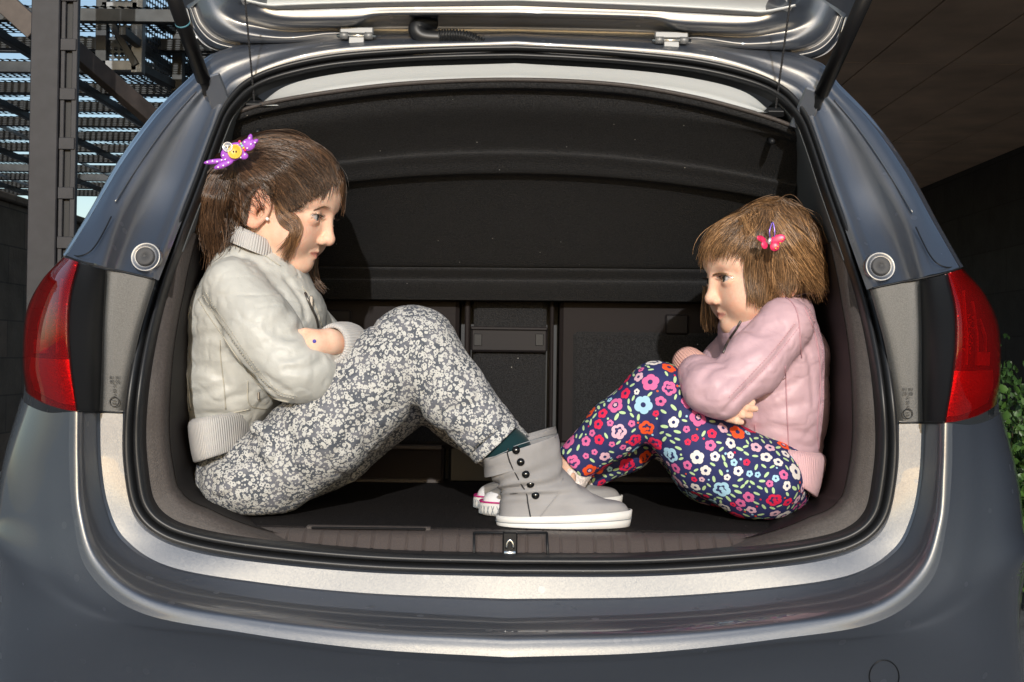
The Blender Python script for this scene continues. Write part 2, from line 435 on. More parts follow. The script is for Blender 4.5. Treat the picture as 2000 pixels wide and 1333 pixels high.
M = {
    'paint': paint_mat(), 'lens': lens_mat(), 'floral': floral_mat(),
    'rubber': mat('seal_rubber', (.012, .013, .015), .42, spec=.5, bump=[('noise', 400, .12, .0005)]),
    'grey_rubber': mat('grey_rubber', (.055, .056, .06), .6, spec=.3),
    'black': mat('black_plastic', (.008, .008, .009), .45, spec=.2),
    'satin_black': mat('satin_black_plastic', (.010, .011, .013), .5, spec=.35),
    'panel': mat('grained_panel', (.080, .080, .078), .48, .25, bump=[('vor', 900, .18, .0006)], var=(600, .22, 2)),
    'trim': mat('grey_trim_plastic', (.055, .047, .044), .55, spec=.3, bump=[('vor', 550, .4, .0006)], var=(300, .2)),
    'dark_trim': mat('dark_trim_plastic', (.015, .012, .012), .65, spec=.12, bump=[('noise', 500, .2, .0005)]),
    'sill': mat('sill_plastic', (.074, .060, .056), .5, bump=[('vor', 420, .45, .0007)]),
    'felt': mat('black_felt', (.019, .019, .020), .95, spec=.15, sheen=.06, bump=[('noise', 420, .8, .003)], var=(420, .55, 3)),
    'carpet': mat('boot_carpet', (.017, .015, .015), .95, spec=.1, bump=[('noise', 500, 1, .003)], var=(350, .5, 3)),
    'liner': mat('headliner', (.43, .45, .46), .9, spec=.2, bump=[('noise', 500, .3, .001)]),
    'pillar_grey': mat('pillar_grey_trim', (.10, .107, .112), .7, bump=[('noise', 500, .3, .001)]),
    'seat_plastic': mat('seat_plastic', (.016, .014, .015), .55, spec=.15),
    'white_trim': mat('light_grey_trim', (.62, .64, .65), .5, bump=[('noise', 600, .2, .0004)]),
    'steel': mat('zinc_steel', (.24, .245, .25), .55, .6),
    'chrome': mat('chrome', (.75, .75, .73), .15, 1),
    'cord': mat('dark_cord', (.03, .03, .033), .8, bump=[('noise', 900, 1, .002)]),
    'reflector': mat('red_reflector', (1.0, .60, .55), .4, .0, bump=[('vor', 260, .8, .004)]),
    'lamp_dark': mat('lamp_housing', (.05, .02, .02), .25, .8, bump=[('vor', 120, .8, .006)]),
    'skin': skin_mat(),
    'hair': hair_mat('hair'),
    'eye': attr_mat('eye', 'tint', rough=.08, coat=1.0),
    'jacket': mat('cream_leather', (.485, .487, .460), .46, spec=.4, bump=[('ridge', 16, -.30, .004), ('noise', 75, .40, .003), ('crack', 240, .2, .001)], var=(25, .04)),
    'cream_rib': mat('cream_rib_knit', (.50, .488, .478), .9, spec=.1, sheen=.1, bump=[('rib', 1, .45, .0016), ('noise', 700, .3, .0008)]),
    'pink': mat('pink_leather', (.545, .365, .41), .46, spec=.4, bump=[('ridge', 16, -.28, .004), ('noise', 70, .36, .003), ('crack', 260, .18, .001)], var=(25, .04)),
    'pink_rib': mat('pink_rib_knit', (.68, .43, .46), .9, spec=.1, sheen=.1, bump=[('rib', 1, .45, .0016), ('noise', 700, .3, .0008)]),
    'peach_rib': mat('peach_rib_knit', (.72, .42, .36), .9, spec=.1, bump=[('rib', 1, .5, .0016)]),
    'cream_thread': mat('cream_seam', (.42, .40, .34), .7),
    'pink_thread': mat('pink_seam', (.50, .28, .32), .7),
    'canvas': mat('grey_canvas', (.285, .278, .28), .85, spec=.2, bump=[('noise', 60, .25, .005), ('noise', 800, .35, .0008)], var=(14, .14, 6)),
    'rubber_white': mat('white_rubber', (.70, .69, .67), .55, var=(22, .10, 8)),
    'sneaker_white': mat('white_canvas', (.78, .78, .80), .75, bump=[('noise', 500, .3, .001)]),
    'magenta': mat('magenta_stripe', (.50, .02, .18), .5),
    'sole_line': mat('grey_sole_line', (.25, .27, .29), .6),
    'sock': mat('teal_sock', (.008, .030, .036), .9, spec=.1, sheen=.1, bump=[('noise', 600, .4, .001)]),
    'frill': mat('frill_sock', (.70, .62, .58), .9, var=(260, .35), bump=[('noise', 300, .6, .003)]),
    'black_piping': mat('black_piping', (.01, .01, .012), .6),
    'snap': mat('dark_snap', (.05, .05, .05), .16, .95),
    'zip': mat('zip_metal', (.16, .15, .14), .35, .9),
    'purple': mat('purple_felt', (.36, .08, .55), .55),
    'white_dot': mat('white_dot', (.8, .75, .82), .6),
    'yellow': mat('yellow_button', (.75, .46, .05), .3),
    'hotpink': mat('pink_wing', (.75, .03, .12), .35, var=(150, .35)),
    'lilac': mat('lilac_clip', (.20, .12, .45), .25, .6),
    'pearl': mat('pearl', (.85, .82, .80), .12, coat=1),
    'bead': mat('crystal_bead', (.75, .75, .8), .1, .6),
    'lash': mat('dark_lash', (.02, .012, .008), .6),
    'ink': mat('blue_ink', (.06, .05, .35), .6),
    'navy': mat('navy_cotton', (.026, .031, .115), .75, spec=.25, bump=[('noise', 900, .2, .0005)]),
    # printed flower colours of the leggings
    'f_red': mat('print_red', (.70, .012, .07), .75), 'f_orange': mat('print_orange', (.80, .085, .015), .75),
    'f_pink': mat('print_pink', (.66, .13, .32), .75), 'f_pale': mat('print_pale_pink', (.68, .42, .52), .75),
    'f_white': mat('print_white', (.74, .70, .68), .75), 'f_blue': mat('print_blue', (.36, .60, .76), .75),
    'f_green': mat('print_green', (.46, .64, .34), .75),
    'ground': mat('paving', (.11, .118, .128), .9, bump=[('noise', 60, .5, .01)], var=(8, .3, 8)),
    'post': mat('shaded_steel_post', (.020, .020, .024), .6, .1, var=(14, .2)),  # very dark base: the shade on the post is put into its colour
    'dark_steel': mat('dark_steel', (.035, .038, .04), .5, .5, var=(10, .3)),
    'brown_steel': mat('brown_steel', (.060, .048, .042), .55, .3, var=(10, .3)),
    'lightsteel': mat('galvanised_steel', (.17, .18, .19), .45, .5, var=(10, .3)),
    'zinc': mat('zinc_edge', (.5, .5, .48), .4, .6),
    'perf': perforated_mat('perforated_sheet', (.06, .065, .065), .06, .33),
    'perf2': perforated_mat('perforated_screen', (.05, .06, .07), .045, .38),
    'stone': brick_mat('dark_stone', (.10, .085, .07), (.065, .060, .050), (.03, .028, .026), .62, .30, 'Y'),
    'stone_dim': brick_mat('dim_stone', (.030, .030, .030), (.021, .021, .022), (.010, .010, .010), .8, .40, 'Y'),  # dimness of the wall is put into near-black stone tones
    'soffit': mat('brown_soffit', (.60, .42, .29), .75, var=(2.5, .2, 6)),
    'leaf': mat('shrub_leaf', (.042, .095, .018), .45, spec=.5, var=(20, .45)),
    'leaf_dark': mat('shrub_leaf_dark', (.022, .055, .012), .5, spec=.4, var=(20, .45)),
    'twig': mat('twig', (.05, .035, .02), .8),
    'printing': mat('moulded_lettering', (.02, .02, .02), .6),
    'label_blue': mat('pale_blue_label', (.10, .28, .36), .5),
}

# pale lint caught in the felt of the parcel shelf and the carpet
for key in ('felt', 'carpet'):
    m = M[key]; b = m.node_tree.nodes['Principled BSDF']; src = b.inputs['Base Color'].links[0].from_socket
    tc = N(m, 'ShaderNodeTexCoord'); v = N(m, 'ShaderNodeTexVoronoi'); v.inputs['Scale'].default_value = 75; L(m, tc.outputs['Object'], v.inputs['Vector'])
    sp = N(m, 'ShaderNodeSeparateColor'); L(m, v.outputs['Color'], sp.inputs[0])
    a = N(m, 'ShaderNodeMath'); a.operation = 'GREATER_THAN'; a.inputs[1].default_value = .955; L(m, sp.outputs[0], a.inputs[0])
    d = N(m, 'ShaderNodeMath'); d.operation = 'LESS_THAN'; d.inputs[1].default_value = .085; L(m, v.outputs['Distance'], d.inputs[0])
    k = N(m, 'ShaderNodeMath'); k.operation = 'MULTIPLY'; L(m, a.outputs[0], k.inputs[0]); L(m, d.outputs[0], k.inputs[1])
    x = N(m, 'ShaderNodeMix'); x.data_type = 'RGBA'; x.inputs['B'].default_value = (.30, .29, .27, 1); L(m, k.outputs[0], x.inputs['Factor']); L(m, src, x.inputs['A']); L(m, x.outputs['Result'], b.inputs['Base Color'])
# ------------------------------------------------------------------ modelling by distance fields
def smin(a, b, k):
    h = np.clip(.5 + .5 * (b - a) / k, 0, 1)
    return b * (1 - h) + a * h - k * h * (1 - h)

def smax(a, b, k): return -smin(-a, -b, k)

def cone(p, a, b, ra, rb, ky=1.0, yc=0.0):
    if ky != 1.0:
        p = p.copy(); p[:, 1] = (p[:, 1] - yc) / ky + yc
        a = np.array([a[0], (a[1] - yc) / ky + yc, a[2]]); b = np.array([b[0], (b[1] - yc) / ky + yc, b[2]])
    ab = b - a; h = np.clip(((p - a) @ ab) / (ab @ ab + 1e-12), 0, 1)
    return np.linalg.norm(p - a - h[:, None] * ab, axis=1) - (ra + (rb - ra) * h)

def ell(p, c, r, R=None):
    q = p - np.asarray(c)
    if R is not None: q = q @ np.asarray(R).T
    r = np.asarray(r, float)
    k0 = np.linalg.norm(q / r, axis=1); k1 = np.linalg.norm(q / (r * r), axis=1) + 1e-9
    return k0 * (k0 - 1) / k1

def chain(p, js, k=.012, off=0.0, ky=1.0, yc=0.0):
    """js: (px, py, y, radius in px)"""
    d = None
    for j0, j1 in zip(js[:-1], js[1:]):
        a, b = P(*j0[:3]), P(*j1[:3]); ra, rb = j0[3] * m_per_px(j0[2]) + off, j1[3] * m_per_px(j1[2]) + off
        e = cone(p, a, b, ra, rb, ky, yc)
        d = e if d is None else smin(d, e, k)
    return d

def vnoise(p, f, seed=0):
    """smooth value noise in -1..1"""
    q = p * f + np.array([seed * 17.13, seed * 5.71, seed * 9.37])
    i = np.floor(q).astype(np.int64); t = q - i; t = t * t * (3 - 2 * t)
    def h(di):
        n = (i[:, 0] + di[0]) * 374761393 + (i[:, 1] + di[1]) * 668265263 + (i[:, 2] + di[2]) * 2147483647
        n = (n ^ (n >> 13)) * 1274126177
        return ((n ^ (n >> 16)) & 0xffff) / 32767.5 - 1
    r = 0
    for a in (0, 1):
        for b in (0, 1):
            for c in (0, 1):
                w = (t[:, 0] if a else 1 - t[:, 0]) * (t[:, 1] if b else 1 - t[:, 1]) * (t[:, 2] if c else 1 - t[:, 2])
                r = r + w * h((a, b, c))
    return r

def creases(p, f, seed, an=(1, 1, 1.8)):
    """a net of thin folds"""
    n = vnoise(p * np.array(an) + .006 * np.stack([vnoise(p, 40, seed + 1)] * 3, 1), f, seed)
    return np.clip(1 - np.abs(n) * 3.2, 0, 1) ** 1.5

def sdf_mesh(f, lo, hi, h, B=10, newton=2):
    lo = np.asarray(lo, float); hi = np.asarray(hi, float)
    nb = np.ceil((hi - lo) / (h * B)).astype(int)
    n = nb * B + 1
    V = np.empty(n, np.float32)
    bi = np.stack(np.meshgrid(*[np.arange(k) for k in nb], indexing='ij'), -1).reshape(-1, 3)
    c = lo + (bi + .5) * h * B
    dc = f(c)
    near = np.abs(dc) < h * B * .87 * 1.6 + 2 * h
    for q, d in zip(bi[~near], dc[~near]):
        s = q * B; V[s[0]:s[0] + B + 1, s[1]:s[1] + B + 1, s[2]:s[2] + B + 1] = d
    g = np.stack(np.meshgrid(*[np.arange(B + 1)] * 3, indexing='ij'), -1).reshape(-1, 3)
    nq = bi[near]
    for i in range(0, len(nq), 220):
        ch = nq[i:i + 220]
        idx = (ch[:, None] * B + g[None]).reshape(-1, 3)
        V[idx[:, 0], idx[:, 1], idx[:, 2]] = f(lo + idx * h)
    ins = V < 0
    cnt = sum(ins[a:n[0] - 1 + a, b:n[1] - 1 + b, c_:n[2] - 1 + c_].astype(np.int8) for a in (0, 1) for b in (0, 1) for c_ in (0, 1))
    act = np.argwhere((cnt > 0) & (cnt < 8))
    idm = -np.ones(n - 1, np.int64); idm[act[:, 0], act[:, 1], act[:, 2]] = np.arange(len(act))
    cor = [(a, b, c_) for a in (0, 1) for b in (0, 1) for c_ in (0, 1)]
    cv = np.stack([V[act[:, 0] + a, act[:, 1] + b, act[:, 2] + c_] for a, b, c_ in cor], 1)
    acc = np.zeros((len(act), 3)); w = np.zeros(len(act))
    for i in range(8):
        for j in range(i + 1, 8):
            if sum(abs(cor[i][t] - cor[j][t]) for t in range(3)) != 1: continue
            m = (cv[:, i] < 0) != (cv[:, j] < 0)
            t = cv[m, i] / (cv[m, i] - cv[m, j])
            acc[m] += np.array(cor[i]) + t[:, None] * (np.array(cor[j]) - np.array(cor[i])); w[m] += 1
    v = lo + (act + acc / w[:, None]) * h
    F = []
    for ax in range(3):
        o1, o2 = (ax + 1) % 3, (ax + 2) % 3
        sl = [slice(None)] * 3; s0 = list(sl); s1 = list(sl); s0[ax] = slice(0, -1); s1[ax] = slice(1, None)
        ch = ins[tuple(s0)] != ins[tuple(s1)]
        e = np.argwhere(ch); e = e[(e[:, o1] > 0) & (e[:, o2] > 0) & (e[:, o1] < n[o1] - 1) & (e[:, o2] < n[o2] - 1)]
        inn = ins[e[:, 0], e[:, 1], e[:, 2]]
        def cell(d1, d2):
            q = e.copy(); q[:, o1] -= d1; q[:, o2] -= d2
            return idm[q[:, 0], q[:, 1], q[:, 2]]
        Q = np.stack([cell(1, 1), cell(0, 1), cell(0, 0), cell(1, 0)], 1)
        Q[~inn] = Q[~inn][:, ::-1]
        F.append(Q)
    F = np.concatenate(F); F = F[(F >= 0).all(1)]
    for _ in range(newton):
        gr = grad(f, v, h * .5); d = f(v)
        stp = np.clip(d, -h, h)[:, None] * gr / np.maximum((gr * gr).sum(1, keepdims=True), .25)
        v = v - stp * .9
    return v, F

def grad(f, p, e=.0012):
    g = np.empty_like(p)
    for a in range(3):
        q = np.zeros(3); q[a] = e
        g[:, a] = (f(p + q) - f(p - q)) / (2 * e)
    return g

def project(f, p, off=0.0, it=4):
    p = np.array(p, float)
    for _ in range(it):
        g = grad(f, p); p = p - ((f(p) - off) / np.maximum((g * g).sum(1), .2))[:, None] * g
    return p

def onsurf(f, pxy, off=0.0, t0=1.70, t1=2.6, steps=70):
    """where the camera's ray through each pixel first meets the surface"""
    d = rays(pxy); t = np.full(len(d), t0); hit = np.zeros(len(d), bool)
    act = np.arange(len(d))
    for _ in range(steps):
        v = f(CAMP + d[act] * t[act, None]) - off
        h = np.abs(v) < .0006
        hit[act[h]] = True
        act, v = act[~h], v[~h]
        t[act] += np.clip(v, -.01, .2) * .85
        act = act[t[act] < t1]
        if not len(act): break
    return CAMP + d * t[:, None], hit & (t < t1)

def sdf_obj(name, f, lo, hi, h, mt, parent, attr=None, col=None, newton=2):
    v, F = sdf_mesh(f, lo, hi, h, newton=newton)
    return mesh(name, v, F, mt, parent, attr={k: g(v) for k, g in (attr or {}).items()} or None, colattr={k: g(v) for k, g in (col or {}).items()} or None)

def groove(f, lines, amp, width):
    """carves creases along polylines drawn on the visible side of the surface"""
    segs = []
    for ln in lines:
        w = width; a_ = amp
        if isinstance(ln, tuple): ln, a_, w = ln
        pts = crom(np.array(ln, float), 4 * len(ln))
        q, hit = onsurf(f, pts)
        q = q[hit]
        if len(q) > 2: segs.append((q, a_, w))
    def g(p):
        d = f(p)
        for q, a_, w in segs:
            lo, hi = q.min(0) - 3 * w, q.max(0) + 3 * w
            m = ((p > lo) & (p < hi)).all(1)
            if not m.any(): continue
            pm = p[m]
            best = np.full(len(pm), 1e9)
            for a, b in zip(q[:-1], q[1:]):
                ab = b - a; h = np.clip(((pm - a) @ ab) / (ab @ ab + 1e-12), 0, 1)
                best = np.minimum(best, ((pm - a - h[:, None] * ab) ** 2).sum(1))
            # fade at both ends
            d[m] += a_ * np.exp(-best / (w * w))
        return d
    return g

def seam_on(name, f, line, r, mt, parent, off=.0004, n=30):
    pts = crom(np.array(line, float), n)
    q, hit = onsurf(f, pts, off); q = q[hit]
    if len(q) < 3: return None
    v, F = tube_vf(q, r, 6)
    return mesh(name, v, F, mt, parent)

def stitch_on(name, f, line, mt, parent, gap=.0046, r=.0008, off=.0004):
    pts = crom(np.array(line, float), 60); q, hit = onsurf(f, pts, off); q = q[hit]
    if len(q) < 3: return
    ln = np.linalg.norm(np.diff(q, axis=0), axis=1).sum(); k = max(4, int(ln / gap)); q = arc_resample(q, 2 * k)
    b = MB()
    for i in range(0, 2 * k - 1, 2): b.tube([q[i], q[i + 1]], r, 5)
    b.build(name, mt, parent)

def ring_band(name, c0, c1, ax0, ax1, ay0, ay1, prof, nrib, mt, parent, n=240, arc=(0, 2 * math.pi)):
    """a knitted band: ellipses from c0 to c1; prof = (along 0..1, swell in m)"""
    rows = []; th = np.linspace(arc[0], arc[1], n)
    for t, sw_ in prof:
        c = np.array(c0) * (1 - t) + np.array(c1) * t; ax = np.array(ax0) * (1 - t) + np.array(ax1) * t; ay = np.array(ay0) * (1 - t) + np.array(ay1) * t
        la, lb = np.linalg.norm(ax), np.linalg.norm(ay)
        rows.append(c + np.cos(th)[:, None] * ax * (1 + sw_ / la) + np.sin(th)[:, None] * ay * (1 + sw_ / lb))
    G = np.array(rows); r, c = G.shape[:2]
    i, j = np.meshgrid(np.arange(r - 1), np.arange(c - 1), indexing='ij')
    F = np.stack([i * c + j, i * c + j + 1, (i + 1) * c + j + 1, (i + 1) * c + j], -1).reshape(-1, 4)
    return mesh(name, G.reshape(-1, 3), F, mt, parent, attr={'rib': np.tile(th * nrib, r)})

def ellipsoid_vf(c, r, R=None, n=16, m=10):
    v = []; f = []
    for i in range(m + 1):
        a = math.pi * i / m
        for j in range(n):
            b = 2 * math.pi * j / n
            v.append([math.sin(a) * math.cos(b), math.sin(a) * math.sin(b), math.cos(a)])
    v = np.array(v) * np.asarray(r)
    if R is not None: v = v @ np.asarray(R).T
    for i in range(m):
        for j in range(n):
            f.append((i * n + j, (i + 1) * n + j, (i + 1) * n + (j + 1) % n, i * n + (j + 1) % n))
    return v + np.asarray(c), f

# ------------------------------------------------------------------ a child's head, in units of its own height
class Head:
    def __init__(s, c, fwd, up, H, nose=1.0):
        f = np.array(fwd, float); f /= np.linalg.norm(f)
        u = np.array(up, float); u -= f * (u @ f); u /= np.linalg.norm(u)
        s.c = np.array(c, float); s.f = f; s.u = u; s.s = np.cross(u, f); s.H = H; s.nose = nose
        s.A = np.stack([s.f, s.s, s.u]); s.ns = 1 if s.s[1] < 0 else -1      # which side faces the camera
    def loc(s, p): return (p - s.c) @ s.A.T / s.H
    def wld(s, q): return np.asarray(q) @ s.A * s.H + s.c
    def skull(s, q):
        d = ell(q, (-.05, 0, .13), (.46, .375, .375))
        d = smin(d, ell(q, (.19, 0, .14), (.275, .30, .27)), .10)
        return d
    def field(s, p):
        q = s.loc(p); a = q.copy(); a[:, 1] = np.abs(a[:, 1])
        d = s.skull(q)
        d = smin(d, ell(q, (.11, 0, -.15), (.285, .295, .33)), .09)              # face
        d = smin(d, cone(a, np.array([-.02, .23, -.20]), np.array([.22, .06, -.42]), .09, .085), .08)   # jaw
        d = smin(d, np.linalg.norm(q - np.array([.262, 0, -.405]), axis=1) - .088, .05)   # chin
        d = smin(d, np.linalg.norm(a - np.array([.215, .165, -.215]), axis=1) - (.135 if s.nose > .8 else .146), .08)   # cheek
        # brow and eye socket
        d = smin(d, cone(a, np.array([.375, .05, .035]), np.array([.30, .22, .045]), .05, .04), .06)
        d = smax(d, -(np.linalg.norm((a - np.array([.455, .150, -.055])) / np.array([1, 1.35, .9]), axis=1) - .082), .05)
        # nose
        nz = s.nose
        d = smin(d, cone(q, np.array([.395, 0, .0]), np.array([.395 + .055 * nz, 0, -.185]), .030, .036), .045)
        d = smin(d, np.linalg.norm(q - np.array([.416 + .028 * nz, 0, -.203]), axis=1) - .045, .035)
        d = smin(d, np.linalg.norm((a - np.array([.408, .050, -.222])) / np.array([1.1, .8, .9]), axis=1) - .032, .022)
        d = smax(d, -(np.linalg.norm((a - np.array([.425, .030, -.258])) / np.array([1.3, .8, 1]), axis=1) - .012), .012)
        # lips
        d = smin(d, cone(a, np.array([.369, .0, -.302]), np.array([.345, .080, -.318]), .016, .007), .022)
        d = smin(d, cone(a, np.array([.357, .0, -.350]), np.array([.345, .066, -.330]), .018, .007), .022)
        d = smax(d, -cone(a, np.array([.402, .0, -.3255]), np.array([.365, .100, -.316]), .008, .005), .012)
        d = smax(d, -cone(a, np.array([.420, .0, -.262]), np.array([.408, .0, -.285]), .010, .012), .02)
        # eyelids, opened along an almond
        e = np.array([.318, .150, -.058])
        d = smin(d, np.linalg.norm(a - e, axis=1) - .082, .016)
        al = np.sqrt(((a[:, 1] - .152) / .066) ** 2 + ((a[:, 2] + .058 - (a[:, 1] - .152) * .10) / .0235) ** 2) - 1
        d = smax(d, -np.maximum(al * .0235, (.318 - q[:, 0])), .004)
        # ear
        R = np.array(Matrix.Rotation(rad(-12), 3, 'Y'))
        b = a - np.array([-.005, .365, -.07])
        b = b @ R.T
        t = b[:, 1] - (-b[:, 0]) * .35
        out = np.sqrt((b[:, 0] / .088) ** 2 + (b[:, 2] / (.150 - .0 * b[:, 2])) ** 2)
        disc = np.maximum((out - 1) * .088, np.abs(t - .012) - .020)
        rim = np.sqrt(((out - .90) * .088) ** 2 + (t - .028) ** 2) - .016
        anti = np.sqrt(((np.sqrt(((b[:, 0] - .012) / .052) ** 2 + ((b[:, 2] + .0) / .088) ** 2) - 1) * .055) ** 2 + (t - .018) ** 2) - .013
        ear = smin(smin(disc, rim, .012), anti, .012)
        ear = smax(ear, -(np.linalg.norm((b - np.array([.030, .028, -.035])) / np.array([.8, 1.2, 1.25]), axis=1) - .042), .012)
        ear = smin(ear, np.linalg.norm(b - np.array([.022, .006, -.128]), axis=1) - .034, .02)
        d = smin(d, ear, .022)
        return d * s.H
    def tint(s, p, base):
        q = s.loc(p); a = q.copy(); a[:, 1] = np.abs(a[:, 1])
        c = np.tile(np.array(base), (len(p), 1))
        def mixto(col, w): 
            w = np.clip(w, 0, 1)[:, None]; c[:] = c * (1 - w) + np.array(col) * w
        mixto((.72, .36, .27), .38 * np.exp(-((a[:, 0] - .27) ** 2 + (a[:, 1] - .20) ** 2 + (a[:, 2] + .20) ** 2) / .014))
        mixto((.72, .40, .29), .30 * np.exp(-((a[:, 0] - .47) ** 2 + a[:, 1] ** 2 + (a[:, 2] + .21) ** 2) / .003))
        mixto((.70, .31, .20), .55 * np.clip((a[:, 1] - .355) / .03, 0, 1) * (a[:, 0] < .12) * (np.abs(a[:, 2]) < .3))
        mixto((.60, .35, .26), .40 * np.exp(-(((a[:, 1] - .14) / .09) ** 2 + ((a[:, 2] + .115) / .022) ** 2)) * (a[:, 0] > .2))
        yy = np.clip(a[:, 1] / .088, 0, 1)
        up = -.3255 + (.022 - .004 * np.cos(a[:, 1] / .02)) * (1 - yy ** 1.6); dn = -.3255 - .030 * (1 - yy ** 2)
        lip = (a[:, 2] < up) & (a[:, 2] > dn) & (a[:, 1] < .09) & (a[:, 0] > .2)
        mixto((.56, .17, .15), lip * .62)
        line = np.exp(-((a[:, 2] + .3255) / .006) ** 2) * (a[:, 1] < .09) * (a[:, 0] > .2)
        mixto((.30, .10, .08), line * .7)
        return c

def eyeballs(hd, gaze, parent, iris=(.10, .085, .07)):
    g = np.array(gaze, float); g /= np.linalg.norm(g)
    for sd in (-1, 1):
        c = hd.wld(np.array([.318, .150 * sd, -.058])); r = .0745 * hd.H
        v, f = ellipsoid_vf((0, 0, 0), (1, 1, 1), n=48, m=40)
        ang = np.arccos(np.clip(v @ g, -1, 1))
        col = np.tile(np.array([.46, .44, .44]), (len(v), 1))
        col[ang > .75] = (.52, .40, .36)
        col[ang < .52] = np.array(iris) * .4; col[ang < .46] = iris; col[ang < .22] = (.004, .004, .004)
        mesh('eye', v * r + c, f, M['eye'], parent, colattr={'tint': col})
        # lashes and the dark rim of the upper lid
        t = np.linspace(-1, 1, 15); ys = .152 + .068 * t; zs = -.058 + .0068 * t + .025 * np.sqrt(np.maximum(0, 1 - t * t))
        pts = []
        for y_, z_ in zip(ys, zs):
            dy, dz = y_ - .150, z_ + .058; x_ = .318 + math.sqrt(max(.0835 ** 2 - dy * dy - dz * dz, .0001))
            pts.append((x_ + .002, y_ * sd, z_))
        lash = MB(); w = hd.wld(np.array(pts)); lash.tube(w, np.interp(np.abs(t), [0, 1], [.0006, .0003]), 6)
        for i in range(1, 14):
            a = np.array(pts[i]); e = a + np.array([.028, (a[1] - .150 * sd) * .4, .012]); lash.tube(hd.wld(np.array([a, (a + e) / 2 + np.array([.003, 0, -.006]), e])), [.0004, .0003, .0002], 4)
        lash.build('eyelash', M['lash'], parent, True)

